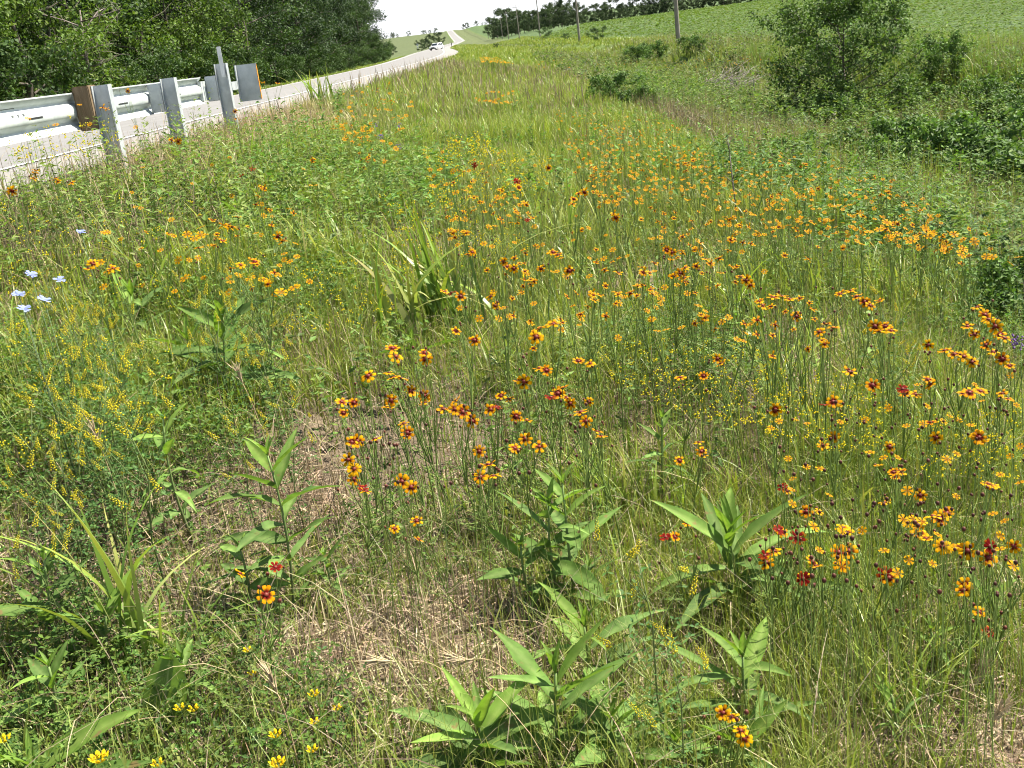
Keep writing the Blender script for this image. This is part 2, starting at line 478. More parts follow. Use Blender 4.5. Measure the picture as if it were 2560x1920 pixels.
def zone_cols(x, y):
    u = to_u(x, y)
    soil = np.array([0.12, 0.092, 0.064]); grass = np.array([0.095, 0.135, 0.035]); crop = np.array([0.075, 0.115, 0.042]); weed = np.array([0.085, 0.105, 0.045])
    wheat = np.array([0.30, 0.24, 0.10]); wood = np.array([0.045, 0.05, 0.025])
    c = np.ones(x.shape + (3,)) * soil
    def mixin(c, col, f): return c * (1 - f[..., None]) + col * f[..., None]
    c = mixin(c, grass, sstep(4, 18, y))
    c = mixin(c, weed, sstep(2.5, 5, u) * sstep(40, 25, y) * 0.8)
    c = mixin(c, crop, sstep(16.5, 18, u))
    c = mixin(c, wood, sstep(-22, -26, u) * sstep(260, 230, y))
    c = mixin(c, grass * 0.9, sstep(-13, -15, u) * sstep(-26, -22, u))
    c = mixin(c, np.array([0.085, 0.105, 0.045]), sstep(250, 420, y) * sstep(-14, -16, u))
    c = mixin(c, np.array([0.09, 0.108, 0.045]), sstep(120, 240, y) * sstep(-4, -3, u) * sstep(18, 14, u))
    c = mixin(c, wheat, sstep(1500, 1600, y) * sstep(-150, -180, u))
    return c
nu, ny = len(us), len(ys)
idx = np.arange(nu * ny).reshape(ny, nu)
q = np.stack([idx[:-1, :-1], idx[:-1, 1:], idx[1:, 1:], idx[1:, :-1]], -1).reshape(-1, 4)
T = np.concatenate([q[:, [0, 1, 2]], q[:, [0, 2, 3]]])
g = MB(); g.add(np.stack([XX, YY, ZZ], -1).reshape(-1, 3), T, zone_cols(XX, YY).reshape(-1, 3))
go = g.build('ground', 'earth')
tag(go, 'rolling grassy ground of verge, ditch and crop land out to the hills', 'ground', kind='structure')

# ------------------------------------------------------------------ road
def strip(name, u0, u1, dz, mat, label, cat, y0=-8, y1=2400, n_u=2, kind='structure', parent=None):
    yv = [y0]
    while yv[-1] < y1: yv.append(yv[-1] + max(0.8, 0.02 * max(yv[-1], 0)))
    yv = np.array(yv); uv = np.linspace(u0, u1, n_u)
    Y, U = np.meshgrid(yv, uv, indexing='ij')
    X = road_x(Y) + 9.5 + U
    Z = road_z(Y) + np.interp(U, PU, PZ) + dz
    ix = np.arange(Y.size).reshape(Y.shape)
    q = np.stack([ix[:-1, :-1], ix[:-1, 1:], ix[1:, 1:], ix[1:, :-1]], -1).reshape(-1, 4)
    b = MB(); b.add(np.stack([X, Y, Z], -1).reshape(-1, 3), np.concatenate([q[:, [0, 1, 2]], q[:, [0, 2, 3]]]), (1, 1, 1))
    o = b.build(name, mat, parent)
    if parent is None: tag(o, label, cat, kind=kind)
    return o
strip('road', -12.7, -5.5, 0.0, 'concrete', 'pale concrete two lane highway running away to the hill', 'road', n_u=6)
strip('road_shoulder', -5.5, -3.9, 0.0, 'shoulder_concrete', 'light paved shoulder between the guardrail and the near lane', 'shoulder', n_u=3)
strip('far_road_shoulder', -13.4, -12.7, 0.0, 'shoulder_concrete', 'narrow light shoulder along the wooded side of the highway', 'shoulder')
strip('edge_line', -5.82, -5.66, 0.005, 'white_paint', 'white painted edge line on the guardrail side of the highway', 'road marking')
strip('far_edge_line', -12.66, -12.50, 0.005, 'white_paint', 'white painted edge line on the wooded side of the highway', 'road marking')
# transverse joints of the pavement near the guardrail
for k, yj in enumerate(np.arange(6.0, 60, 4.6)):
    b = MB(); V, T = box(float(road_x(yj)) + 9.5 - 12.7, float(road_x(yj)) + 9.5 - 3.95, yj, yj + 0.012, -0.40, 0.0)
    V = np.array(V); V[4:, 2] = 0.0
    u_ = V[:, 0] - (float(road_x(yj)) + 9.5)
    V[:, 2] = np.interp(u_, PU, PZ) + float(road_z(yj)) + np.where(V[:, 2] > -0.2, 0.0025, -0.05)
    b.add(V, T, (1, 1, 1))
    if k == 0: joint_parent = bpy.data.objects['road']
    b.build('pavement_joint', 'slot_dark', joint_parent)

# ------------------------------------------------------------------ guardrail
GX = -3.55
def gz(y): return float(road_z(y)) - 0.05
gr = empty('guardrail', (GX, 10.0, gz(10)))
tag(gr, 'galvanized steel guardrail with a wooden block standing between meadow and road', 'guardrail')
def W(bm_, name, mat, smooth=False, parent=gr):
    V, T, C = bm_.arrays()
    b = MB(); b.add(V - np.array([GX, 10.0, gz(10)]), T, C)
    return b.build(name, mat, parent, smooth)
TOP = 0.735
prof = [(0.0, 0.0), (-0.004, -0.014), (-0.040, -0.048), (-0.052, -0.062), (-0.053, -0.074), (-0.046, -0.086), (-0.014, -0.108), (-0.003, -0.122), (0.0, -0.140), (0.0, -0.172), (-0.003, -0.190), (-0.014, -0.204),
        (-0.046, -0.226), (-0.053, -0.238), (-0.052, -0.250), (-0.040, -0.264), (-0.004, -0.298), (0.0, -0.312)]
def wbeam(y0, y1, off=0.0, th=0.005, z0=0.0, step=0.3):
    """corrugated beam between two stations; its troughs face the road"""
    yv = np.linspace(y0, y1, max(2, int((y1 - y0) / step)))
    out = MB(); n = len(prof)
    pr = np.array(prof)
    A = np.array([[(GX - 0.23 + a + off, y, gz(y) + TOP + b_ + z0) for a, b_ in pr] for y in yv])
    B = A.copy(); B[..., 0] -= th
    ix = np.arange(len(yv) * n).reshape(len(yv), n)
    q = np.stack([ix[:-1, :-1], ix[:-1, 1:], ix[1:, 1:], ix[1:, :-1]], -1).reshape(-1, 4)
    t1 = np.concatenate([q[:, [0, 1, 2]], q[:, [0, 2, 3]]])
    o_ = A.size // 3
    V = np.concatenate([A.reshape(-1, 3), B.reshape(-1, 3)])
    T_ = [t1, t1[:, ::-1] + o_]
    rim = []
    for i in range(len(yv) - 1):
        for e in (0, n - 1):
            a, b2 = ix[i, e], ix[i + 1, e]
            rim += [(a, b2, b2 + o_), (a, b2 + o_, a + o_)]
    for e in (0, len(yv) - 1):
        for j in range(n - 1):
            a, b2 = ix[e, j], ix[e, j + 1]
            rim += [(a, b2, b2 + o_), (a, b2 + o_, a + o_)]
    T_.append(np.array(rim))
    out.add(V, np.concatenate(T_), (1, 1, 1))
    return out
W(wbeam(2.0, 8.62), 'rail_beam', 'galvanized', True)
W(wbeam(8.3, 14.15, 0.006), 'rail_beam', 'galvanized', True)
def rail_box(y0, y1, z0, z1, x0, x1, name, mat):
    b = MB(); V, T = box(GX + x0, GX + x1, y0, y1, gz(y0) + z0, gz(y0) + z1); b.add(V, T, (1, 1, 1)); return W(b, name, mat)
# slots and bolt heads on the back of the beam (seen side, x larger)
bx = -0.23 + 0.006
for (ya, yb) in ((8.95, 9.22), (11.05, 11.32), (12.9, 13.17)):
    rail_box(ya, yb, TOP - 0.163, TOP - 0.149, bx - 0.004, bx + 0.0025, 'slot', 'slot_dark')
    rail_box(ya - 0.55, ya - 0.1, TOP - 0.064, TOP - 0.056, bx - 0.06, bx - 0.0495, 'slot', 'slot_dark')
def bolt(y, dz, dx=0.0, r=0.016):
    b = MB()
    th = np.arange(7) * 2 * math.pi / 7
    ring0 = [(GX + bx + dx, y + r * math.cos(t), gz(y) + TOP + dz + r * math.sin(t)) for t in th]
    ring1 = [(GX + bx + dx + 0.014, y + r * 0.7 * math.cos(t), gz(y) + TOP + dz + r * 0.7 * math.sin(t)) for t in th]
    V = ring0 + ring1; T = []
    for j in range(7):
        k = (j + 1) % 7; T += [(j, k, 7 + k), (j, 7 + k, 7 + j)]
    for j in range(1, 6): T.append((7, 7 + j, 7 + j + 1))
    b.add(V, T, (1, 1, 1)); W(b, 'bolt', 'bolt_steel')
for y in (8.4, 8.52): 
    for dz in (-0.128, -0.186): bolt(y, dz, -0.025)
for yk in (8.68, 8.78, 8.88): bolt(yk, -0.118, -0.012, 0.017)
for yk in (12.62, 12.72, 12.82): bolt(yk, -0.118, -0.012, 0.017)
def steel_post(y, top, lean=0.0):
    """I-section post: flanges parallel to the road, web across"""
    z0, z1 = gz(y) - 0.35, gz(y) + top
    b = MB()
    f, d, t = 0.05, 0.075, 0.007
    poly = [(-d, -f), (-d + t, -f), (-d + t, -t / 2), (d - t, -t / 2), (d - t, -f), (d, -f), (d, f), (d - t, f), (d - t, t / 2), (-d + t, t / 2), (-d + t, f), (-d, f)]
    n = len(poly)
    V = [(GX + a, y + c, z0) for a, c in poly] + [(GX + a + lean, y + c, z1) for a, c in poly]
    T = []
    for i in range(n):
        j = (i + 1) % n; T += [(i, j, n + j), (i, n + j, n + i)]
    for base, fl in ((n, 1),):
        for quad in ((0, 1, 10, 11), (2, 3, 8, 9), (4, 5, 6, 7)):
            a, b1, c, d1 = [base + k for k in quad]
            T += [(a, b1, c), (a, c, d1)]
    b.add(V, T, (1, 1, 1))
    return W(b, 'post', 'galvanized_post')
p1, p2, p3 = 10.05, 12.05, 14.35
steel_post(p1, TOP + 0.035); steel_post(p2, TOP + 0.03); steel_post(p3, TOP + 0.13); steel_post(6.2, TOP + 0.03)
def block(y, mat, half_y, z0, z1, x0=-0.222, x1=-0.078, name='block'):
    me = bevel_box_mesh(name, x0, x1, y - half_y - 10, y + half_y - 10, TOP + z0, TOP + z1, mat, 0.008)
    return link(name, me, gr)
wb = block(p1, 'block_wood', 0.10, -0.33, 0.045)
wb['label'] = 'weathered brown wooden spacer block'
block(p2, 'galvanized_post', 0.04, -0.30, -0.01); block(p3, 'galvanized_post', 0.04, -0.30, 0.0); block(6.2, 'block_wood', 0.10, -0.33, 0.04)
# end terminal head with its plate and marker edge
PX0, PX1 = GX + 0.075, GX + 0.335
hd = MB(); V, T = box(PX0, PX1, 14.78, 14.79, gz(14) + TOP - 0.36, gz(14) + TOP + 0.09); hd.add(V, T, (1, 1, 1))
V, T = box(PX0, PX0 + 0.01, 14.70, 14.78, gz(14) + TOP - 0.36, gz(14) + TOP + 0.09); hd.add(V, T, (1, 1, 1))
V, T = box(PX0 - 0.42, PX0 + 0.005, 14.40, 14.70, gz(14) + TOP - 0.20, gz(14) + TOP - 0.10); hd.add(V, T, (1, 1, 1))
head = W(hd, 'end_plate', 'galvanized_post')
mk = MB(); V, T = box(PX0 + 0.01, PX1 + 0.007, 14.791, 14.797, gz(14) + TOP - 0.35, gz(14) + TOP + 0.08); mk.add(V, T, (1, 1, 1))
V, T = box(PX1 + 0.002, PX1 + 0.007, 14.765, 14.7905, gz(14) + TOP - 0.35, gz(14) + TOP + 0.05); mk.add(V, T, (1, 1, 1))
mo = W(mk, 'marker_sheet', 'orange_sheet'); mo.parent = head
mo['label'] = 'orange reflective sheet on the end plate'
ht = MB(); V, T = box(GX - 0.27, GX - 0.22, 14.1, 14.78, gz(14) + TOP - 0.28, gz(14) + TOP - 0.05); ht.add(V, T, (1, 1, 1)); W(ht, 'end_chute', 'galvanized')
dl = MB(); V, T = box(GX + 0.0, GX + 0.05, p3 - 0.058, p3 - 0.053, gz(14) + TOP - 0.03, gz(14) + TOP + 0.33); dl.add(V, T, (1, 1, 1)); W(dl, 'delineator', 'sign_back')

# ------------------------------------------------------------------ vehicle, roadside markers and signs
def make_suv(loc, rz):
    root = empty('oncoming_suv', loc, rz); root.name = 'white_suv'  # an oncoming vehicle in motion, not a parked one
    tag(root, 'white sport utility vehicle driving toward us on the far highway', 'car')
    # side outline (y forward, z up), then narrowed at the roof
    low = [(-2.35, 0.38), (-2.38, 0.75), (-2.30, 1.02), (-1.0, 1.06), (1.05, 1.04), (2.20, 0.90), (2.38, 0.70), (2.36, 0.36)]
    cab = [(-2.28, 1.02), (-2.10, 1.62), (-1.85, 1.74), (0.25, 1.74), (0.55, 1.68), (1.25, 1.05)]
    def loft(poly, half_b, half_t, zt0, zt1):
        n = len(poly); V = []
        for s in (-1, 1):
            for y, z in poly:
                f = 0 if zt1 == zt0 else min(1, max(0, (z - zt0) / (zt1 - zt0)))
                V.append((s * (half_b * (1 - f) + half_t * f), y, z))
        T = []
        for i in range(n):
            j = (i + 1) % n; T += [(i, n + j, j), (i, n + i, n + j)]
        for i in range(1, n - 1): T += [(0, i, i + 1), (n, n + i + 1, n + i)]
        return V, T
    b = MB(); b.add(*loft(low, 0.94, 0.92, 0.4, 1.0), (1, 1, 1)); b.add(*loft(cab, 0.90, 0.72, 1.0, 1.74), (1, 1, 1))
    body = b.build('body', 'white_car', root, False)
    def pane(pts):
        b = MB(); b.add(pts, [(0, 1, 2), (0, 2, 3)], (1, 1, 1)); b.build('window', 'car_glass', root, False)
    def sx(z): return 0.90 - 0.18 * (z - 1.0) / 0.74 + 0.006
    for s in (-1, 1):
        for (y0, y1) in ((-2.0, -1.15), (-1.05, -0.1), (0.0, 0.85)):
            yt = y1 if y1 < 0.5 else 0.42
            pane([(s * sx(1.1), y0, 1.10), (s * sx(1.1), y1, 1.10), (s * sx(1.6), yt, 1.60), (s * sx(1.6), y0 + 0.04, 1.60)])
    pane([(-0.80, 1.19, 1.12), (0.80, 1.19, 1.12), (0.68, 0.64, 1.64), (-0.68, 0.64, 1.64)])
    pane([(-0.76, -2.25, 1.14), (0.76, -2.25, 1.14), (0.66, -2.12, 1.58), (-0.66, -2.12, 1.58)])
    for s in (-1, 1):
        for y in (-1.5, 1.5):
            b = MB(); th = np.linspace(0, 2 * math.pi, 17)[:-1]
            V = [(s * 0.74, y + 0.37 * math.cos(t), 0.37 + 0.37 * math.sin(t)) for t in th] + [(s * 0.96, y + 0.37 * math.cos(t), 0.37 + 0.37 * math.sin(t)) for t in th]
            T = []
            for i in range(16):
                j = (i + 1) % 16; T += [(i, j, 16 + j), (i, 16 + j, 16 + i)]
            for i in range(1, 15): T += [(16, 16 + i, 17 + i), (0, i + 1, i)]
            b.add(V, T, (1, 1, 1)); w = b.build('wheel', 'rubber', root, False)
            b = MB(); V = [(s * 0.966, y + 0.22 * math.cos(t), 0.37 + 0.22 * math.sin(t)) for t in th] + [(s * 0.975, y, 0.37)]
            b.add(V, [(i, (i + 1) % 16, 16) for i in range(16)], (1, 1, 1)); b.build('rim', 'rim', w, False)
        b = MB(); V, T = box(s * 0.74 - 0.16, s * 0.74 + 0.16, 2.36, 2.40, 0.66, 0.82); b.add(V, T, (1, 1, 1)); b.build('headlight', 'sign_back', root, False)
    b = MB(); V, T = box(-0.5, 0.5, 2.37, 2.41, 0.55, 0.80); b.add(V, T, (1, 1, 1)); b.build('grille', 'dark_post', root, False)
    b = MB(); V, T = box(-0.93, 0.93, 2.34, 2.46, 0.34, 0.52); b.add(V, T, (1, 1, 1)); b.build('bumper', 'dark_post', root, False)
yv = 300.0
make_suv((float(road_x(yv)) + 2.2, yv, float(road_z(yv)) + float(np.interp(-9.0, PU, PZ)) + 0.005), math.pi - R(22))
def marker_post(x, y, h, r, mat, name, label, cat):
    z = float(ground(x, y)); root = empty(name, (x, y, z)); tag(root, label, cat)
    b = MB(); b.add(*tube([(0, 0, -0.3), (0, 0, h * 0.5), (0, 0, h)], r, (1, 1, 1), 6)); b.build('post', mat, root)
    return root
yy = 262.0
mp = marker_post(float(road_x(yy)) + 9.5 - 3.6, yy, 1.25, 0.06, 'dark_post', 'marker_post', 'thin dark marker post at the highway edge near the white vehicle', 'post')
b = MB(); V, T = box(-0.10, 0.10, -0.02, 0.02, 0.85, 1.25); b.add(V, T, (1, 1, 1)); b.build('reflector_plate', 'dark_post', mp, False)
yy = 420.0
sg = marker_post(float(road_x(yy)) + 9.5 - 17.5, yy, 2.9, 0.06, 'sign_back', 'road_sign', 'round backed pale road sign over a small plate left of the highway', 'sign')
b = MB(); th = np.linspace(0, 2 * math.pi, 21)[:-1]
V = [(0.5 * math.cos(t), -0.05, 2.6 + 0.5 * math.sin(t)) for t in th] + [(0.5 * math.cos(t), -0.07, 2.6 + 0.5 * math.sin(t)) for t in th]
T = []
for i in range(20):
    j = (i + 1) % 20; T += [(i, j, 20 + j), (i, 20 + j, 20 + i)]
for i in range(1, 19): T += [(0, i, i + 1), (20, 21 + i, 20 + i)]
b.add(V, T, (1, 1, 1)); b.build('round_plate', 'sign_back', sg, False)
b = MB(); V, T = box(-0.3, 0.3, -0.07, -0.05, 1.35, 1.85); b.add(V, T, (1, 1, 1)); b.build('small_plate', 'sign_back', sg, False)

# ------------------------------------------------------------------ utility poles
def make_pole(x, y, H, label, rz=0.0, arm=True, lean=(0, 0)):
    z = float(ground(x, y)); root = empty('utility_pole', (x, y, z), rz)
    tag(root, label, 'utility pole', 'utility poles along the field edge')
    b = MB(); hh = np.linspace(-0.5, H, 8)
    b.add(*tube([(lean[0] * h / H, lean[1] * h / H, h) for h in hh], np.linspace(0.17, 0.11, 8), (1, 1, 1), 10)); b.build('shaft', 'pole_wood', root)
    if arm:
        b = MB(); V, T = box(-1.2, 1.2, -0.20, -0.10, H - 0.75, H - 0.62); V = np.array(V) + np.array([lean[0], lean[1], 0]); b.add(V, T, (1, 1, 1)); b.build('crossarm', 'pole_wood', root, False)
        for dx in (-1.1, -0.4, 0.4, 1.1):
            b = MB(); b.add(*tube([(dx + lean[0], -0.15 + lean[1], H - 0.62), (dx + lean[0], -0.15 + lean[1], H - 0.5), (dx + lean[0], -0.15 + lean[1], H - 0.42)], [0.025, 0.05, 0.03], (1, 1, 1), 6))
            b.build('insulator', 'sign_back', root)
POLES = [(1697, 118, 84, 'nearest utility pole, rising out of frame beside the bean field'), (1449, 105, 160, 'second nearest utility pole, between the small shrubs and the bean field'),
         (1350, 86, 290, 'utility pole with its whole top in view, above the round green shrub'), (1298, 90, 380, 'thin utility pole in front of the far tree line'),
         (1272, 98, 470, 'fifth utility pole counting away from us'), (1257, 99, 580, 'sixth utility pole counting away from us'),
         (1246, 100, 700, 'seventh utility pole counting away from us'), (1234, 99, 820, 'eighth utility pole counting away from us'), (1222, 98, 950, 'farthest tiny utility pole on the hillside')]
for (px, py, yv, lab) in POLES:
    d = ray(px, py); t = yv / d[1]
    make_pole(EYE[0] + d[0] * t, yv, 10.6 if yv > 170 else 11.0, lab, 0.05)
#--VEG--
# ------------------------------------------------------------------ trees
def tree_meshes(H, Rad, limbs, subs, leaves, leaf, cols, low=0.08, rc=0.6, flat=0.65, seed=1, trunk_r=None, lean=0.0, top_pow=1.0, bend_up=0.45):
    global rng
    keep = rng; rng = np.random.default_rng(seed)
    tr = MB(); tk = trunk_r or 0.018 * H
    hh = np.linspace(-0.3, 0.88 * H, 9)
    wob = np.cumsum(rng.normal(0, 0.012 * H, (9, 2)), axis=0); wob -= wob[1]
    tp = np.column_stack([wob[:, 0] + lean * np.clip(hh, 0, None), wob[:, 1], hh])
    tr.add(*tube(tp, np.linspace(tk, tk * 0.2, 9), (1, 1, 1), 8))
    centers = []
    for i in range(limbs):
        f = low + (0.92 - low) * (i + rng.uniform(0, 0.8)) / limbs
        base = np.array([np.interp(f * H, hh, tp[:, k]) for k in range(3)])
        az = i * 2.399 + rng.uniform(-0.5, 0.5)
        env = math.sin(math.pi * min(1, 0.22 + 0.78 * (f ** top_pow))) ** 0.7
        Ln = Rad * env * rng.uniform(0.65, 1.12) + 0.05 * Rad
        dirv = np.array([math.cos(az), math.sin(az), 0])
        t = np.linspace(0, 1, 5)[:, None]
        pts = base + dirv * Ln * t + np.array([0, 0, 1]) * Ln * bend_up * t ** 1.4 * (0.5 + f)
        pts[1:] += rng.normal(0, 0.05 * Ln, (4, 3))
        r0 = tk * (1 - 0.75 * f) * 0.45
        tr.add(*tube(pts, np.linspace(r0, r0 * 0.2, 5), (1, 1, 1), 5))
        for k in range(subs):
            s_ = rng.uniform(0.35, 1.0)
            b0 = np.array([np.interp(s_ * 4, np.arange(5), pts[:, c]) for c in range(3)])
            d2 = unit(dirv * rng.uniform(0.2, 1) + rng.normal(0, 0.6, 3) + np.array([0, 0, 0.25]))
            e = b0 + d2 * Ln * rng.uniform(0.15, 0.42)
            tr.add(*tube([b0, 0.5 * (b0 + e) + rng.normal(0, 0.02 * Ln, 3), e], [r0 * 0.4, r0 * 0.25, r0 * 0.1], (1, 1, 1), 4))
            centers.append(e); centers.append(0.5 * (b0 + e))
        centers.append(pts[-1])
    centers.append(tp[-1] + np.array([0, 0, 0.05 * H]))
    c = np.array(centers); M = len(c)
    tone = rng.uniform(0.72, 1.28, M)
    n = leaves * M
    ci = np.repeat(np.arange(M), leaves)
    off = rng.normal(0, 1, (n, 3)); off = unit(off) * (rng.uniform(0, 1, (n, 1)) ** 0.45)
    P = c[ci] + off * np.array([rc, rc, rc * flat])
    P[:, 2] = np.maximum(P[:, 2], 0.03 * H * rng.uniform(0, 1, n))
    nr = unit(off * 0.8 + rng.normal(0, 0.55, (n, 3)) + np.array([0, 0, 0.55]))
    ax = np.cross(nr, rng.normal(0, 1, (n, 3)))
    col = mixcol(cols, n, v=0.16, hue=0.08) * tone[ci][:, None]
    sz = leaf * rng.uniform(0.7, 1.35, n)
    cr = MB(); cr.add(*leafquads(P, ax, nr, sz, sz * 0.62, col, 0.12, 0.45))
    rng = keep
    return tr.mesh('trunk', 'bark'), cr.mesh('crown', 'tree_leaf', False)
DARK = [(0.028, 0.052, 0.019), (0.038, 0.064, 0.023), (0.023, 0.044, 0.019)]
MIDG = [(0.048, 0.088, 0.024), (0.065, 0.108, 0.028), (0.04, 0.075, 0.022)]
BRI = [(0.09, 0.145, 0.026), (0.115, 0.175, 0.03), (0.065, 0.11, 0.024)]
protoD = [tree_meshes(12.0, 4.3, 14, 4, 70, 0.24, DARK, 0.04, 1.15, 0.7, seed=s) for s in (3, 4, 5)]
protoM = [tree_meshes(11.0, 4.1, 14, 4, 70, 0.22, MIDG, 0.04, 1.05, 0.7, seed=s) for s in (6, 7)]
protoB = [tree_meshes(9.0, 3.9, 15, 5, 62, 0.18, BRI, 0.03, 0.85, 0.7, seed=s) for s in (8, 9)]
protoW = [tree_meshes(1.0, 0.85, 13, 6, 30, 0.07, [(0.085, 0.155, 0.035), (0.12, 0.20, 0.045), (0.06, 0.11, 0.03)], 0.0, 0.2, 0.6, seed=s) for s in (31, 32, 33)]
protoS = [tree_meshes(3.0, 2.2, 9, 5, 34, 0.17, MIDG, 0.0, 0.5, seed=s) for s in (10, 12)]
protoF = [tree_meshes(9.0, 4.2, 13, 4, 46, 0.32, [(0.05, 0.078, 0.034), (0.066, 0.096, 0.04), (0.042, 0.064, 0.032)], 0.05, 0.95, seed=s) for s in (13, 14, 15)]  # far trees: haze is put into the leaf colours by lightening them
def plant_tree(proto, x, y, scale, name, label, cat, group=None, dz=0.0, rz=None, sz=None):
    z = float(ground(x, y)) + dz
    root = empty(name, (x, y, z), random.uniform(0, 6.28) if rz is None else rz)
    root.scale = (scale, scale, sz or scale)
    tag(root, label, cat, group)
    link('trunk', proto[0], root); link('crown', proto[1], root)
    return root
def at_u(u, y): return float(road_x(y)) + 9.5 + u
# the woods beyond the road
k = 0
yv = 42.0
while yv < 246:
    u = -23.5 + random.uniform(-2.4, 2.0) + (2.5 if yv > 190 else 0)
    bright = yv < 66 or (76 < yv < 92)
    pr = (protoB if bright else (protoM if random.random() < (0.8 if yv < 110 else 0.35) else protoD))
    pr = pr[k % len(pr)]
    lab = 'bright green tree in the woods left of the road behind the guardrail' if bright else 'dark green tree in the dense woods left of the road'
    if yv > 238: lab = 'last dark tree at the right end of the woods'
    plant_tree(pr, at_u(u, yv), yv, random.uniform(0.92, 1.12) * (1.12 if bright else 1.0), 'woodland_tree', lab, 'tree', 'trees at the edge of the woods')
    plant_tree(protoD[(k + 1) % 3], at_u(u - 6.5 + random.uniform(-1, 1), yv + 3), yv + 3, random.uniform(1.15, 1.35), 'woodland_tree', 'tall dark tree behind the front trees of the woods', 'tree', 'tall trees deeper in the woods')
    if True:
        plant_tree(protoD[(k + 2) % 3], at_u(u - 11 + random.uniform(-1, 1), yv - 1), yv - 1, random.uniform(1.2, 1.4), 'woodland_tree', 'tall dark tree behind the front trees of the woods', 'tree', 'tall trees deeper in the woods')
        plant_tree(protoS[k % 2], at_u(u - 4.5, yv + 4), yv + 4, random.uniform(1.3, 1.9), 'woodland_shrub', 'leafy undergrowth bush between the trunks of the woods', 'shrub', 'undergrowth of the woods')
        plant_tree(protoS[(k + 1) % 2], at_u(u - 8.5, yv + 1), yv + 1, random.uniform(1.5, 2.2), 'woodland_shrub', 'leafy undergrowth bush between the trunks of the woods', 'shrub', 'undergrowth of the woods')
    k += 1
    yv += random.uniform(6.0, 8.5)
yv = 44.0
while yv < 250:
    sc_ = random.uniform(0.7, 1.15)
    plant_tree(protoS[k % 2], at_u(-20.3 + random.uniform(-0.8, 0.8) + (2.0 if yv > 190 else 0), yv), yv, sc_, 'woodland_shrub', 'low leafy shrub at the foot of the woods', 'shrub', 'shrubs at the foot of the woods')
    k += 1; yv += random.uniform(5.5, 12)
# a grey dead tree among the bright ones
def dead_tree(x, y, H, label):
    z = float(ground(x, y)); root = empty('dead_tree', (x, y, z)); tag(root, label, 'tree')
    b = MB(); tp = np.array([(0, 0, -0.3), (0.1, 0, 0.3 * H), (-0.1, 0.1, 0.6 * H), (0.15, 0, H)])
    b.add(*tube(tp, [0.16, 0.13, 0.09, 0.03], (1, 1, 1), 7)); b.build('trunk', 'grey_twig', root)
    for i in range(14):
        b = MB(); f = 0.25 + 0.7 * i / 14
        p0 = np.array([np.interp(f * H, tp[:, 2], tp[:, c]) for c in range(3)])
        a = i * 2.4; L_ = rng.uniform(1.3, 2.7)
        e = p0 + np.array([math.cos(a) * L_, math.sin(a) * L_, L_ * rng.uniform(-0.1, 0.7)])
        m1 = 0.5 * (p0 + e) + rng.normal(0, 0.15, 3)
        b.add(*tube([p0, m1, e], [0.05, 0.03, 0.01], (1, 1, 1), 5))
        for q_ in range(14):
            s0 = rng.uniform(0.2, 1); bp = p0 + (e - p0) * s0
            tip = bp + rng.normal(0, 0.42, 3)
            b.add(*tube([bp, 0.5 * (bp + tip) + rng.normal(0, 0.06, 3), tip], [0.012, 0.010, 0.005], (1, 1, 1), 3, False))
        b.build('branch', 'grey_twig', root)
dead_tree(at_u(-20.8, 58.0), 58.0, 5.4, 'bare grey dead tree standing before the bright green trees')
# far tree line behind the bean field
LP = [(1225, 760), (1300, 560), (1400, 430), (1520, 350), (1700, 312), (1900, 300), (2020, 300)]
px = 1236.0
k = 0
while px < 2015:
    yv = float(np.interp(px, [p[0] for p in LP], [p[1] for p in LP])) + random.uniform(-6, 6)
    x = (px - 1270) / 2927 * yv
    hgt = (0.0165 + 0.0022 * math.sin(px * 0.05) + random.uniform(-0.004, 0.004)) * yv * (1.1 if px < 1500 else 0.95)
    plant_tree(protoF[k % 3], x, yv, hgt / 9.3, 'hedgerow_tree', 'dark tree in the tree line at the far edge of the bean field', 'tree', 'tree line beyond the bean field')
    if True:
        plant_tree(protoF[(k + 1) % 3], x + random.uniform(-2, 2), yv - 5, random.uniform(0.45, 0.7) * hgt / 9.3, 'hedgerow_shrub', 'low shrub at the foot of the far tree line', 'shrub', 'shrubs under the far tree line')
    k += 1
    px += (2.1 / yv * 2927)
for (px, yv, hgt, lab) in [(1052, 395, 3.8, 'round green tree on the left verge beyond the woods'), (1080, 520, 6.0, 'first grey green tree behind the road sign'), (1098, 560, 6.4, 'second grey green tree behind the road sign'),
                           (1066, 540, 5.0, 'small tree left of the grey green pair behind the road sign'), (982, 420, 3.4, 'low tree next to the end of the woods')]:
    x = (px - 1270) / 2927 * yv
    plant_tree(protoF[k % 3], x, yv, hgt / 9.3, 'roadside_tree', lab, 'tree'); k += 1
for i in range(26):
    yv = 1750 + random.uniform(-30, 20); x = (random.uniform(950, 1330) - 1270) / 2927 * yv
    if abs(x - float(road_x(yv))) < 14: continue
    plant_tree(protoF[i % 3], x, yv, random.uniform(0.4, 1.0), 'distant_tree', 'tiny tree on the crest of the far hill', 'tree', 'trees on the far hill crest')
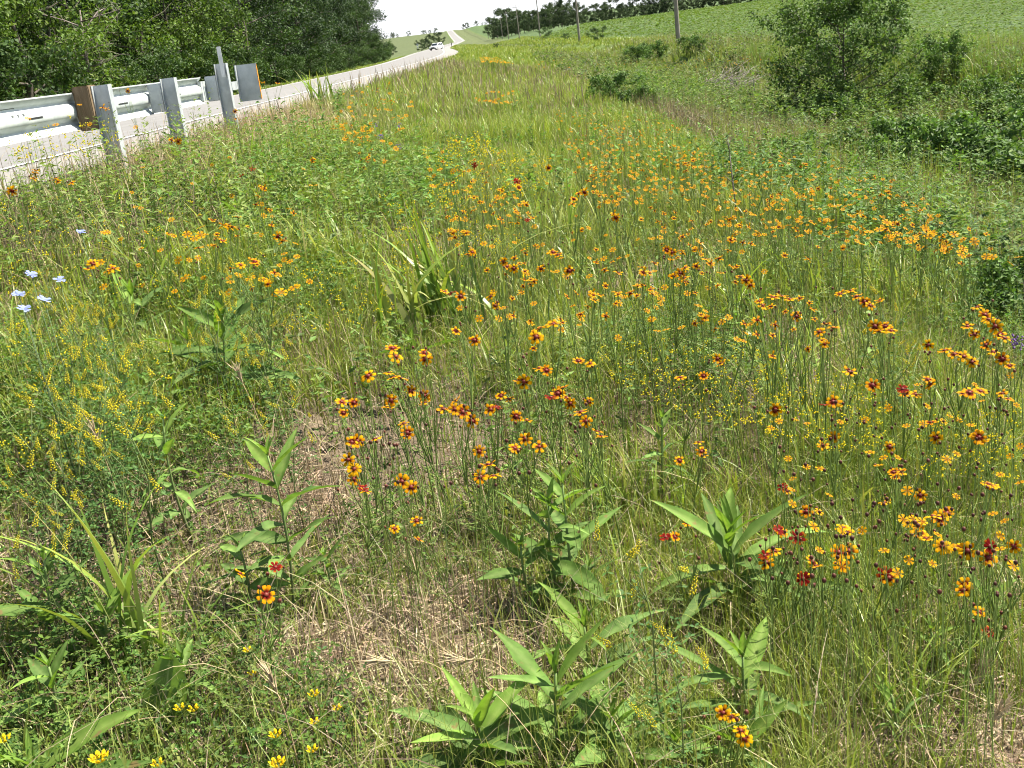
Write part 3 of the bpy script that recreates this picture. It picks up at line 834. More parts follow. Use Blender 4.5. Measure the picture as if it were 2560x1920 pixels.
# shrubs between the poles and the ditch
SHR = [(1366, 92, 265, 2.6, 'round green shrub at the foot of the third utility pole'), (1495, 103, 150, 1.7, 'shrub left of the second utility pole'), (1415, 100, 200, 1.2, 'small shrub between the second and third utility poles'),
       (1590, 125, 78, 1.2, 'left clump of leafy shrubs before the nearest utility pole'), (1630, 125, 80, 1.3, 'right clump of leafy shrubs before the nearest utility pole'), (1738, 135, 70, 1.0, 'shrub at the right foot of the nearest utility pole'),
       (1240, 112, 210, 1.0, 'lone small shrub on the far verge'), (2520, 330, 15, 0.9, 'dark bush at the right edge of the ditch'), (2330, 300, 17, 0.8, 'tangled bush right of the young tree'), (2200, 330, 16, 0.7, 'low bush below the young tree'), (2556, 850, 6.0, 0.42, 'small bush cut by the right picture edge'), (1990, 330, 15, 0.6, 'grey green bush left below the young tree'), (1530, 228, 27, 0.75, 'dark leafy bush in the middle of the ditch'), (1600, 222, 29, 0.6, 'paler leafy bush in the middle of the ditch')]
for (px, py, yv, hgt, lab) in SHR:
    d = ray(px, py); x = d[0] * yv / d[1]
    if yv < 90: plant_tree(protoW[k % 3], x, yv, hgt * 0.95, 'field_shrub', lab, 'shrub')
    else: plant_tree(protoS[k % 2], x, yv, hgt / 3.3, 'field_shrub', lab, 'shrub')
    k += 1
for i in range(17):
    yv = random.uniform(13, 44); uu_ = random.uniform(6.5, 13.5); x = at_u(uu_, yv)
    if x > 0.47 * yv + 0.5: x = 0.47 * yv - random.uniform(0, 2.5)
    if math.hypot(x - 8.3, yv - 25) < 1.5: continue
    plant_tree(protoW[i % 3], x, yv, random.uniform(0.6, 1.15), 'ditch_shrub', 'low leafy shrub in the scrub along the ditch bank', 'shrub', 'scrub along the ditch bank', sz=random.uniform(0.6, 1.1))
# the young tree in the ditch
sp = tree_meshes(3.3, 1.9, 42, 8, 26, 0.08, [(0.055, 0.105, 0.025), (0.075, 0.13, 0.03), (0.11, 0.175, 0.04)], 0.0, 0.26, 0.5, seed=21, trunk_r=0.05, lean=0.04, top_pow=0.6, bend_up=0.75)
pS = S(1822, 285)
print('sapling', pS)
plant_tree(sp, pS[0], pS[1], 1.0, 'young_tree', 'young bushy tree growing in the ditch before the bean field', 'tree', rz=0.6)

# ------------------------------------------------------------------ brush pile, fence post, dead stems
bp = spot(1800, 262); bp[2] += 0.35
pile = empty('brush_pile', bp); tag(pile, 'pile of bare pale dead branches lying in the ditch', 'branches')
for i in range(64):
    L_ = rng.uniform(0.5, 1.5); a = rng.normal(0.35, 0.5); p0 = np.array([rng.normal(0, 0.45), rng.normal(0, 0.35), rng.uniform(-0.1, 0.45)])
    e = p0 + np.array([math.cos(a) * L_, math.sin(a) * L_ * 0.4, L_ * rng.uniform(0.0, 0.55)])
    b = MB(); b.add(*tube([p0, 0.5 * (p0 + e) + rng.normal(0, 0.05, 3), e], [0.013, 0.010, 0.004], (1, 1, 1), 5))
    for q_ in range(3):
        s0 = rng.uniform(0.3, 0.9); b0 = p0 + (e - p0) * s0; tip = b0 + rng.normal(0, 0.18, 3) + (e - p0) * 0.15
        b.add(*tube([b0, tip], [0.006, 0.003], (1, 1, 1), 4))
    b.build('branch', 'dead_wood', pile)
fp = spot(1892, 292)
fz = empty('fence_post', fp); tag(fz, 'thin dark steel fence post left of the young tree', 'post')
b = MB(); b.add(*tube([(0, 0, -0.3), (-0.02, 0, 0.5), (-0.05, 0, 1.15)], 0.016, (1, 1, 1), 6)); b.build('shaft', 'dark_post', fz)
def twig_plant(base, top, label, mat='dead_wood', r0=0.006, forks=3):
    B = S(*base); d = ray(top[0] * K, top[1] * K)
    f2 = np.array([fwd[0], fwd[1], 0]); t = ((B - EYE) @ f2) / (d @ f2); Tp = EYE + d * t - B
    root = empty('dead_weed', B); tag(root, label, 'dead weed')
    b = MB(); b.add(*tube([(0, 0, -0.05), Tp * 0.5 + rng.normal(0, 0.012, 3), Tp], [r0, r0 * 0.8, r0 * 0.3], (1, 1, 1), 5)); b.build('stem', mat, root)
    for i in range(forks):
        s0 = rng.uniform(0.5, 0.9); b0 = Tp * s0; tip = b0 + np.array([rng.normal(0, 0.07), rng.normal(0, 0.05), rng.uniform(0.05, 0.16)])
        b = MB(); b.add(*tube([b0, 0.5 * (b0 + tip) + rng.normal(0, 0.01, 3), tip], [r0 * 0.5, r0 * 0.4, r0 * 0.2], (1, 1, 1), 4)); b.build('twig', mat, root)
twig_plant((1597, 500), (1573, 300), 'tall thin dark dead stem standing among the far coreopsis', 'grey_twig', 0.008, 4)
twig_plant((1572, 378), (1535, 285), 'pale forked dead stem leaning beside the tall dark stem', 'dead_wood', 0.009, 3)
twig_plant((1905, 395), (1935, 355), 'short white dead stick slanting at the ditch edge', 'dead_wood', 0.010, 0)

# ------------------------------------------------------------------ zones of the meadow
def disc(pts):
    out = []
    for (x, y, r_) in pts:
        p = S(x, y)
        if p is not None: out.append((p[0], p[1], r_))
    return np.array(out)
def inzone(D, x, y):
    f = np.zeros_like(x)
    for (cx, cy_, r_) in D:
        d = np.hypot(x - cx, (y - cy_)) / r_
        f = np.maximum(f, sstep(1.25, 0.55, d))
    return f
DRY = disc([(930, 1400, .22), (800, 1470, .20), (1080, 1480, .17), (1000, 1330, .15), (700, 1430, .15), (680, 1090, .17), (620, 1010, .12), (1640, 1050, .17), (1130, 1370, .15), (1500, 1480, .12), (640, 790, .22), (1900, 1640, .12), (2150, 1640, .15)])
CLO = disc([(150, 1600, .35), (350, 1640, .35), (600, 1600, .25), (80, 1450, .25), (520, 1480, .15), (300, 1000, .45), (150, 900, .5), (80, 1050, .4), (450, 760, .45), (250, 520, .7), (700, 640, .5), (330, 480, .7), (620, 700, .4), (1450, 800, .45), (1550, 860, .3), (1780, 610, .8), (2180, 780, .5)])
BARE = disc([(640, 770, .22), (940, 1390, .12), (1050, 1350, .12), (1640, 1060, .1), (700, 740, .2)])
YELLOWGRASS = disc([(600, 265, 1.6), (560, 250, 1.5)])
def xl(y): return -(0.63 * y + 1.1)
def xr(y): return 0.475 * y + 1.6
def fan(dens, y0, y1, ulo=-3.75, uhi=1e9):
    ygrid = np.linspace(y0, y1, 200)
    wd = np.maximum(0, np.minimum(xr(ygrid), uhi) - np.maximum(xl(ygrid), ulo))
    area = np.trapz(wd, ygrid) if hasattr(np, 'trapz') else np.trapezoid(wd, ygrid)
    n = int(dens * area)
    cdf = np.cumsum(wd); cdf = cdf / cdf[-1]
    y = np.interp(rng.uniform(0, 1, n), cdf, ygrid)
    lo = np.maximum(xl(y), ulo + road_x(y) + 9.5); hi = np.minimum(xr(y), uhi + road_x(y) + 9.5)
    x = lo + (hi - lo) * rng.uniform(0, 1, n)
    ok = hi > lo
    return x[ok], y[ok]
def feet(x, y, sink=0.01): return np.stack([x, y, ground(x, y) - sink], 1)
def vnoise(x, y, s, seed=0):
    r_ = np.random.default_rng(seed); v = 0
    for i in range(6):
        a = r_.uniform(0, 6.28); f = s * r_.uniform(0.6, 1.8); ph = r_.uniform(0, 6.28)
        v = v + np.sin((x * math.cos(a) + y * math.sin(a)) * f + ph)
    return v / 6
GREEN = [(0.15, 0.22, 0.028), (0.205, 0.275, 0.036), (0.095, 0.165, 0.022), (0.24, 0.27, 0.05)]
GTIP = [(0.26, 0.345, 0.045), (0.34, 0.39, 0.07), (0.185, 0.275, 0.035), (0.40, 0.39, 0.13)]
STRAW = [(0.36, 0.285, 0.17), (0.46, 0.37, 0.235), (0.25, 0.195, 0.125), (0.40, 0.315, 0.22), (0.15, 0.115, 0.08)]
OLIVE = [(0.17, 0.20, 0.065), (0.205, 0.235, 0.075), (0.14, 0.17, 0.05)]
grass = MB(); straw = MB()
def lay_green(dens, y0, y1, hlo, hhi, w, seg, drycut=0.9, clump=0.5, hscale=1.0, cols=GREEN, tips=GTIP, uhi=1e9, ulo=-3.75, far_c=0.0):
    x, y = fan(dens, y0, y1, ulo, uhi)
    keep = rng.uniform(0, 1, len(x)) > inzone(DRY, x, y) * drycut
    nz = vnoise(x, y, 3.0, 5)
    keep &= rng.uniform(0, 1, len(x)) < np.clip(0.75 + clump * nz * 2.2, 0.12, 1)
    x, y = x[keep], y[keep]; n = len(x)
    u = to_u(x, y)
    h = rng.uniform(hlo, hhi, n) * hscale * np.clip(1 + 0.35 * vnoise(x, y, 1.7, 9) * 2, 0.6, 1.5)
    h *= np.where(u < -2.4, 0.7, 1.0)
    bend = np.clip(rng.normal(0.45, 0.3, n), 0.02, 1.25)
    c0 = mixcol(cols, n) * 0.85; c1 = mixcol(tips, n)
    dz = inzone(YELLOWGRASS, x, y) if len(YELLOWGRASS) else 0
    c0 = c0 * (1 - dz[:, None]) + np.array([0.40, 0.30, 0.16]) * dz[:, None]; c1 = c1 * (1 - dz[:, None]) + np.array([0.52, 0.40, 0.22]) * dz[:, None]
    ol = sstep(0.05, 0.5, vnoise(x, y, 0.9, 31))[:, None] * 0.45
    c0 = c0 * (1 - ol) + np.array(OLIVE[1]) * ol; c1 = c1 * (1 - ol) + np.array([0.29, 0.32, 0.11]) * ol
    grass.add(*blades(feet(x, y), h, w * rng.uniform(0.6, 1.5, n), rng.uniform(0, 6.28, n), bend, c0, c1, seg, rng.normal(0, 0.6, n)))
lay_green(4200, 1.4, 3.2, 0.04, 0.20, 0.0034, 4, 0.86, 0.6)
lay_green(420, 1.4, 3.4, 0.07, 0.22, 0.0075, 5, 0.95, 0.9)
lay_green(2300, 3.2, 5.5, 0.07, 0.30, 0.0046, 4, 0.85, 0.6)
lay_green(1500, 1.8, 3.4, 0.10, 0.30, 0.0021, 4, 0.8, 0.6, ulo=-1.0)
lay_green(900, 3.4, 6.0, 0.16, 0.42, 0.0026, 4, 0.7, 0.6, ulo=-1.6)
lay_green(300, 3.2, 6.5, 0.12, 0.36, 0.0100, 5, 0.9, 0.9)
lay_green(700, 5.5, 10, 0.12, 0.40, 0.0072, 3, 0.8, 0.9)
lay_green(120, 6, 14, 0.2, 0.46, 0.016, 4, 0.6, 0.9)
lay_green(520, 10, 20, 0.18, 0.50, 0.010, 3, 0, uhi=4.0)
lay_green(170, 20, 40, 0.18, 0.45, 0.017, 3, 0, uhi=17)
lay_green(46, 40, 80, 0.2, 0.45, 0.034, 2, 0, uhi=17)
lay_green(12, 80, 180, 0.25, 0.5, 0.07, 2, 0, uhi=16)
lay_green(3.0, 180, 420, 0.3, 0.6, 0.16, 2, 0, uhi=20)
# verge on the wooded side of the road
yv = rng.uniform(30, 240, 16000); uu = rng.uniform(-21.5, -13.5, 16000); xv = road_x(yv) + 9.5 + uu
n = len(xv); grass.add(*blades(feet(xv, yv), rng.uniform(0.12, 0.32, n), rng.uniform(0.02, 0.05, n), rng.uniform(0, 6.28, n), rng.uniform(0.1, 0.8, n), mixcol(GREEN, n) * 0.9, mixcol(GTIP, n), 2))
# upright straw stubble, standing dry stems and litter lying flat
def lay_straw(dens, y0, y1, hlo, hhi, w, base_f, dry_f, seg=3, bendm=0.25, ulo=-3.75, uhi=1e9):
    x, y = fan(dens, y0, y1, ulo, uhi)
    f = base_f + dry_f * inzone(DRY, x, y)
    kp = rng.uniform(0, 1, len(x)) < f; x, y = x[kp], y[kp]; n = len(x)
    straw.add(*blades(feet(x, y), rng.uniform(hlo, hhi, n), w * rng.uniform(0.6, 1.4, n), rng.uniform(0, 6.28, n), np.clip(rng.normal(bendm, 0.25, n), 0, 1.2), mixcol(STRAW, n) * 0.8, mixcol(STRAW, n), seg, rng.normal(0, 1, n), 4.0))
lay_straw(2800, 1.4, 3.6, 0.04, 0.20, 0.0024, 0.45, 0.55)
lay_straw(1300, 3.6, 6.5, 0.06, 0.32, 0.0030, 0.26, 0.65)
lay_straw(420, 6.5, 12, 0.12, 0.38, 0.0045, 0.28, 0.5)
lay_straw(160, 12, 25, 0.15, 0.45, 0.008, 0.35, 0, uhi=9)
KS = STRAW; STRAW = [(0.50, 0.38, 0.24), (0.44, 0.33, 0.22), (0.54, 0.43, 0.27)]
lay_straw(60, 5.5, 12.5, 0.3, 0.65, 0.0045, 0.6, 0, 4, 0.3, -3.7, -1.9)
lay_straw(1000, 9.5, 18, 0.12, 0.40, 0.0055, 0.36, 0, 3, 0.4, -3.85, -2.75)
STRAW = KS
lay_straw(260, 5, 30, 0.3, 0.8, 0.008, 0.5, 0, 3, 0.3, 3.0, 11)
lay_straw(30, 25, 60, 0.2, 0.6, 0.018, 0.5, 0, uhi=16)
lay_straw(260, 1.6, 5.5, 0.18, 0.42, 0.0024, 0.5, 0.4, 5, 0.95)
lay_straw(240, 5.5, 9.5, 0.25, 0.6, 0.004, 0.4, 0, 4, 0.5, -3.6, -2.1)
lay_straw(40, 18, 40, 0.4, 1.0, 0.012, 0.6, 0, 3, 0.4, 4.5, 9.5)
def lay_litter(dens, y0, y1, Llo, Lhi, w, base_f, dry_f):
    x, y = fan(dens, y0, y1)
    kp = rng.uniform(0, 1, len(x)) < base_f + dry_f * inzone(DRY, x, y) - 0.6 * inzone(BARE, x, y); x, y = x[kp], y[kp]; n = len(x)
    P = feet(x, y, 0); P[:, 2] += rng.uniform(0.002, 0.035, n)
    ax = unit(np.stack([rng.normal(0, 1, n), rng.normal(0, 1, n), rng.normal(0, 0.22, n)], 1))
    nr = unit(np.stack([rng.normal(0, .5, n), rng.normal(0, .5, n), np.ones(n)], 1))
    straw.add(*leafquads(P, ax, nr, rng.uniform(Llo, Lhi, n), w * rng.uniform(0.6, 1.4, n), mixcol(STRAW + [(0.56, 0.44, 0.30), (0.25, 0.18, 0.12)], n), 0.2, 0.5))
lay_litter(16000, 1.4, 3.4, 0.02, 0.11, 0.0032, 0.25, 0.75)
lay_litter(5000, 3.4, 6, 0.03, 0.14, 0.0042, 0.08, 0.85)
lay_litter(1200, 6, 11, 0.05, 0.16, 0.007, 0.08, 0.5)
go_ = grass.build('grass', 'grass'); tag(go_, 'long green and olive grass covering the verge and meadow', 'grass', kind='stuff')
so_ = straw.build('dry_grass', 'straw'); tag(so_, 'dry tan stubble and straw litter between the meadow plants', 'dry grass', kind='stuff')
print('grass tris', sum(len(t) for t in grass.T), 'straw', sum(len(t) for t in straw.T))

# low clover and trefoil leaves
clo = MB()
def lay_clover(dens, y0, y1, sz, hmax, base_f):
    x, y = fan(dens, y0, y1)
    z = inzone(CLO, x, y)
    kp = rng.uniform(0, 1, len(x)) < base_f * (1 - inzone(DRY, x, y)) + (1 - base_f) * z
    x, y, z = x[kp], y[kp], z[kp]; n = len(x)
    P = feet(x, y, 0); P[:, 2] += rng.uniform(0.01, 1, n) ** 0.8 * hmax * (0.5 + 0.6 * z) * rng.uniform(0.4, 1, n)
    P3 = np.repeat(P, 3, 0); m_ = 3 * n
    a = np.repeat(rng.uniform(0, 6.28, n), 3) + np.tile([0, 2.1, 4.2], n) + rng.normal(0, 0.2, m_)
    ax = np.stack([np.cos(a), np.sin(a), rng.normal(0.25, 0.35, m_)], 1)
    nr = np.stack([rng.normal(0, 0.35, m_), rng.normal(0, 0.35, m_), np.ones(m_)], 1)
    col = np.repeat(mixcol([(0.07, 0.135, 0.022), (0.10, 0.175, 0.03), (0.05, 0.105, 0.02), (0.14, 0.20, 0.045)], n), 3, 0)
    s_ = sz * rng.uniform(0.6, 1.3, m_)
    clo.add(*leafquads(P3, ax, nr, s_, s_ * 0.55, col, 0.15, 0.55))
    k2 = n // 3
    clo.add(*blades(feet(x[:k2], y[:k2]), P[:k2, 2] - ground(x[:k2], y[:k2]) + 0.012, np.full(k2, sz * 0.14), rng.uniform(0, 6.28, k2), rng.uniform(0, 0.4, k2), jit((0.09, 0.14, 0.04), k2), jit((0.10, 0.16, 0.04), k2), 2))
lay_clover(6500, 1.4, 3.2, 0.014, 0.18, 0.10)
lay_clover(3400, 3.2, 6, 0.019, 0.31, 0.09)
lay_clover(750, 6, 11, 0.026, 0.38, 0.10)
lay_clover(200, 11, 22, 0.05, 0.40, 0.10)
co_ = clo.build('clover_leaves', 'weed', smooth=False); tag(co_, 'low dark green clover leaves in patches through the meadow', 'clover', kind='stuff')
print('clover tris', sum(len(t) for t in clo.T))

# leafy weeds of the ditch and of the upper meadow
weeds = MB()
def lay_weeds(x, y, hlo, hhi, nl, ll, cols, droop=0.1):
    n = len(x)
    h = rng.uniform(hlo, hhi, n); B = feet(x, y, 0)
    lean = rng.normal(0, 0.14, (n, 2))
    idx_ = np.repeat(np.arange(n), nl); m_ = n * nl
    f = rng.uniform(0.12, 1.0, m_)
    P = B[idx_].copy(); P[:, 2] += h[idx_] * f; P[:, :2] += lean[idx_] * (h[idx_] * f)[:, None]
    a = rng.uniform(0, 6.28, m_)
    ax = np.stack([np.cos(a), np.sin(a), rng.normal(0.15 + 0.5 * (f - 0.5), 0.3, m_) - droop], 1)
    nr = np.stack([rng.normal(0, .35, m_), rng.normal(0, .35, m_), np.ones(m_)], 1)
    tone = rng.uniform(0.75, 1.25, n)
    L_ = ll * rng.uniform(0.6, 1.4, m_) * (1.15 - 0.5 * f)
    weeds.add(*leafquads(P, ax, nr, L_, L_ * rng.uniform(0.25, 0.5, m_), mixcol(cols, m_, v=0.15) * tone[idx_][:, None], 0.15, 0.42))
    weeds.add(*blades(B, h, np.full(n, ll * 0.06), rng.uniform(0, 6.28, n), rng.uniform(0, 0.25, n), jit((0.10, 0.12, 0.05), n), jit((0.10, 0.15, 0.05), n), 2))
WG = [(0.09, 0.155, 0.03), (0.13, 0.205, 0.04), (0.07, 0.12, 0.028), (0.17, 0.23, 0.055)]
WGREY = [(0.12, 0.13, 0.07), (0.165, 0.155, 0.095), (0.095, 0.12, 0.052)]
def ditch_pts(dens, y0, y1, ulo, uhi):
    x, y = fan(dens, y0, y1, ulo, uhi); return x, y
x, y = ditch_pts(11, 5, 16, 2.6, 14); lay_weeds(x, y, 0.4, 0.95, 44, 0.085, WG)
x, y = ditch_pts(8, 10, 45, 10.9, 13.5); lay_weeds(x, y, 0.3, 0.8, 36, 0.10, [(0.13, 0.22, 0.045), (0.10, 0.18, 0.04)])
x, y = ditch_pts(7.5, 16, 42, 3.2, 15); nzz = vnoise(x, y, 0.5, 3) > -0.12; lay_weeds(x[nzz], y[nzz], 0.5, 1.35, 44, 0.12, WG); lay_weeds(x[~nzz], y[~nzz], 0.4, 0.9, 30, 0.09, WGREY)
x, y = ditch_pts(1.3, 42, 90, 2.0, 16); lay_weeds(x, y, 0.4, 1.0, 26, 0.22, WG + WGREY)
x, y = fan(22, 3.4, 9, -3.4, 2.4); kz = vnoise(x, y, 1.6, 18) > -0.1; lay_weeds(x[kz], y[kz], 0.16, 0.42, 22, 0.045, WG + [(0.12, 0.20, 0.04)])
x, y = fan(60, 1.6, 3.6); kz = (vnoise(x, y, 2.2, 28) > 0.05) & (inzone(DRY, x, y) < 0.4); lay_weeds(x[kz], y[kz], 0.08, 0.22, 16, 0.028, WG + [(0.12, 0.20, 0.04)])
x, y = fan(6.0, 9, 22, -3.2, 2.8); kz = vnoise(x, y, 0.8, 8) > 0.0; lay_weeds(x[kz], y[kz], 0.3, 0.62, 26, 0.085, [(0.10, 0.19, 0.04), (0.13, 0.22, 0.05)])
# leafy patch behind the guardrail end and thick leaves at the ditch lip
x, y = fan(34, 5.5, 12, -3.3, -1.0); lay_weeds(x, y, 0.35, 0.7, 20, 0.06, [(0.14, 0.21, 0.05), (0.19, 0.24, 0.07)])
x, y = fan(26, 7.5, 12.5, -2.6, -0.6); lay_weeds(x, y, 0.3, 0.6, 24, 0.075, [(0.10, 0.19, 0.04), (0.14, 0.23, 0.055)])
x, y = fan(22, 6.5, 14, 2.0, 4.8); lay_weeds(x, y, 0.4, 0.75, 40, 0.075, [(0.10, 0.18, 0.04), (0.13, 0.22, 0.055), (0.09, 0.16, 0.05)])
wo_ = weeds.build('ditch_weeds', 'weed', smooth=False); tag(wo_, 'tangle of leafy green weeds filling the ditch and its banks', 'weeds', kind='stuff')
print('weed tris', sum(len(t) for t in weeds.T))
# tall grass along the ditch bank and the bean crop
tall = MB()
def lay_tall(dens, y0, y1, ulo, uhi, hlo, hhi, w, cols, tips, seg=3):
    x, y = fan(dens, y0, y1, ulo, uhi); n = len(x)
    tall.add(*blades(feet(x, y), rng.uniform(hlo, hhi, n), w * rng.uniform(0.6, 1.5, n), rng.uniform(0, 6.28, n), np.clip(rng.normal(0.35, 0.25, n), 0, 1.1), mixcol(cols, n), mixcol(tips, n), seg, rng.normal(0, .7, n)))
lay_tall(150, 6, 20, 3.2, 12, 0.4, 0.95, 0.010, GREEN + OLIVE, GTIP + [(0.28, 0.25, 0.14)])
lay_tall(60, 20, 45, 3.5, 17, 0.4, 0.9, 0.018, GREEN + OLIVE, [(0.22, 0.28, 0.08), (0.30, 0.27, 0.16)])
lay_tall(50, 24, 60, 11, 17.5, 0.45, 0.9, 0.022, [(0.11, 0.19, 0.03)], [(0.20, 0.29, 0.06)])
lay_tall(14, 45, 110, 3.0, 16.5, 0.4, 0.85, 0.05, GREEN + OLIVE, [(0.22, 0.26, 0.10), (0.30, 0.26, 0.17)], 2)
to_ = tall.build('tall_grass', 'grass'); tag(to_, 'tall unmown grass along the far bank of the ditch', 'grass', kind='stuff')
crop = MB()
def lay_crop(y0, y1, uhi, row, step, ll, nl):
    u0 = 17.6; X_, Y_ = [], []
    for r_ in np.arange(u0, uhi, row):
        yv = np.arange(y0, y1, step) + rng.uniform(0, step)
        X_.append(road_x(yv) + 9.5 + r_ + rng.normal(0, 0.06, len(yv))); Y_.append(yv + rng.normal(0, step * 0.3, len(yv)))
    x = np.concatenate(X_); y = np.concatenate(Y_)
    ok = (x < xr(y) + 2) & (x > xl(y)) & (rng.uniform(0, 1, len(x)) < 0.9 + 0.25 * vnoise(x, y, 0.25, 77)); x, y = x[ok], y[ok]; n = len(x)
    idx_ = np.repeat(np.arange(n), nl); m_ = n * nl
    P = feet(x, y, 0)[idx_]; P[:, :2] += rng.normal(0, ll * 0.8, (m_, 2)); P[:, 2] += rng.uniform(0.1, 0.42, m_)
    a = rng.uniform(0, 6.28, m_)
    ax = np.stack([np.cos(a), np.sin(a), rng.normal(0, 0.25, m_)], 1); nr = np.stack([rng.normal(0, .22, m_), rng.normal(0, .22, m_), np.ones(m_)], 1)
    L_ = ll * rng.uniform(0.6, 1.3, m_)
    crop.add(*leafquads(P, ax, nr, L_, L_ * 0.75, mixcol([(0.10, 0.15, 0.04), (0.115, 0.165, 0.046), (0.09, 0.135, 0.036)], m_, v=0.1), 0.08, 0.4))
lay_crop(30, 75, 60, 0.75, 0.35, 0.17, 7)
lay_crop(75, 150, 80, 0.95, 0.6, 0.30, 5)
lay_crop(150, 300, 110, 1.5, 1.1, 0.5, 4)
cr_ = crop.build('bean_crop', 'crop', smooth=False); tag(cr_, 'rows of low green bean plants covering the field on the right', 'crop', kind='stuff')
print('tall', sum(len(t) for t in tall.T), 'crop', sum(len(t) for t in crop.T))
# ------------------------------------------------------------------ broad-leaved sunflower plants
def sun_leaf(droop, fold, wave, c_edge, c_mid, wr=0.27, seed=0, serr=0.0):
    r_ = np.random.default_rng(seed)
    t = np.linspace(0, 1, 10)
    w = wr * 0.5 * np.sin(np.pi * np.clip(t, 0, 1) ** 0.72) ** 0.95
    w[0] = 0.012; w[-1] = 0.0
    w = w * (1 + r_.normal(0, 0.035, 10))
    ang = droop * t
    dx = np.gradient(t)
    cx = np.concatenate([[0], np.cumsum(np.cos(ang[1:]) * np.diff(t))]); cz = np.concatenate([[0], np.cumsum(-np.sin(ang[1:]) * np.diff(t))])
    side = r_.normal(0, 0.02) * t ** 2
    V, C = [], []
    for i in range(10):
        for s in (-1, -0.5, 0, 0.5, 1):
            lift = fold * w[i] * abs(s) ** 1.3 + wave * math.sin(t[i] * 11 + s * 2 + seed) * abs(s) * w[i]
            V.append((cx[i] + math.sin(ang[i]) * lift, side[i] + s * w[i], cz[i] + math.cos(ang[i]) * lift))
            f = abs(s) ** 0.5 if s else 0
            tone = 1 + 0.10 * math.sin(t[i] * 40 + abs(s) * 6)
            C.append(np.array(c_mid) * (1 - f) + np.array(c_edge) * f * tone)
    T = []
    for i in range(9):
        for j in range(4):
            a = i * 5 + j; T += [(a, a + 5, a + 6), (a, a + 6, a + 1)]
    b = MB(); b.add(V, T, np.array(C)); return b.mesh('leaf', 'leaf')
LC = [((0.10, 0.185, 0.036), (0.165, 0.25, 0.07)), ((0.09, 0.165, 0.04), (0.155, 0.23, 0.07)), ((0.12, 0.205, 0.042), (0.18, 0.265, 0.075))]
YC = [((0.135, 0.235, 0.036), (0.20, 0.29, 0.065)), ((0.115, 0.205, 0.04), (0.185, 0.265, 0.07))]
LEAF_OLD = [sun_leaf(dr, fo, wv, *LC[i % 3], wr=wr_, seed=i) for i, (dr, fo, wv, wr_) in enumerate([(0.25, 0.25, 0.14, 0.215), (0.6, 0.35, 0.2, 0.23), (1.0, 0.3, 0.25, 0.20), (0.4, 0.1, 0.2, 0.245), (0.15, 0.45, 0.12, 0.19)])]
LEAF_YOUNG = [sun_leaf(dr, fo, 0.08, *YC[i % 2], wr=0.20, seed=20 + i) for i, (dr, fo) in enumerate([(0.1, 0.5), (0.35, 0.4), (0.6, 0.35)])]
LEAF_NARROW = [sun_leaf(dr, 0.35, 0.12, *LC[i % 3], wr=0.15, seed=40 + i) for i, dr in enumerate([0.3, 0.7, 1.0])]
def rod(B, top_px):
    """a plant's top over its foot, at the same distance from us"""
    d = ray(top_px[0] * K, top_px[1] * K); f2 = np.array([fwd[0], fwd[1], 0.0])
    t = ((B - EYE) @ f2) / (d @ f2)
    return EYE + d * t
def sunflower(base, top, label, pairs=6, L0=0.13, narrow=False, bushy=1.0, name='sunflower_plant', up=0.0):
    B = S(*base); Tp = rod(B, top) - B
    h = np.linalg.norm(Tp); L0 = L0 * (1.05 if base[1] > 1400 else 1.05); pairs = pairs + 2
    root = empty(name, B); tag(root, label, 'plant')
    c1 = Tp * 0.5 + np.array([random.gauss(0, 0.012), random.gauss(0, 0.012), 0])
    tt = np.linspace(0, 1, 7)[:, None]
    pts = (1 - tt) ** 2 * np.array([0, 0, -0.02]) + 2 * tt * (1 - tt) * c1 + tt ** 2 * Tp
    b = MB(); b.add(*tube(pts, np.linspace(0.0048, 0.0026, 7), np.linspace((0.13, 0.15, 0.06), (0.16, 0.24, 0.07), 7), 6)); b.build('stem', 'stem', root)
    az0 = random.uniform(0, 3.14)
    for k in range(pairs):
        f = 0.10 + 0.90 * (k / max(1, pairs - 1)) ** 0.9
        p = np.array([np.interp(f, tt[:, 0], pts[:, c]) for c in range(3)])
        young = f > 0.9
        near_top = f > 0.7
        Ln = L0 * (0.62 + 0.6 * math.sin(math.pi * min(1, f * 0.95))) * (0.62 if young else 1.0)
        for s in range(2 if not young else 4):
            az = az0 + k * 1.57 * (1 if not narrow else 0.87) + s * (math.pi if not young else 1.6) + random.gauss(0, 0.22)
            pit = -(0.15 + up + (0.95 if young else 0.55 if near_top else 0.22)) + random.gauss(0, 0.16)
            me = random.choice(LEAF_YOUNG if (young or (near_top and random.random() < 0.5)) else (LEAF_NARROW if narrow else LEAF_OLD))
            sc_ = Ln * random.uniform(0.82, 1.2) * bushy
            o = link('leaf', me, root, p, (random.gauss(0, 0.3), pit, az))
            o.scale = (sc_, sc_ * random.uniform(0.85, 1.15), sc_)
    return root
sunflower((495, 890), (482, 685), 'sunflower plant with broad leaves left of the dark hollow', 6, 0.23)
sunflower((632, 1330), (578, 985), 'tall single-stemmed sunflower plant beside the straw patch at left', 7, 0.15, up=0.1)
sunflower((420, 1165), (352, 905), 'thin sunflower plant with a bright folded top leaf over the clover', 5, 0.12)
sunflower((1222, 1335), (1185, 1090), 'left stem of the twin sunflower plants in the middle of the foreground', 6, 0.15)
sunflower((1245, 1330), (1215, 1045), 'right stem of the twin sunflower plants in the middle of the foreground', 6, 0.14)
sunflower((1285, 1335), (1272, 1225), 'small sunflower plant just right of the twin stems', 3, 0.11)
sunflower((1600, 1345), (1572, 1150), 'dense bushy sunflower plant in front of the coreopsis on the right', 10, 0.20, True, 1.1, up=0.1)
sunflower((1632, 1620), (1605, 1420), 'leafy sunflower plant below the bushy one at right', 6, 0.17, True)
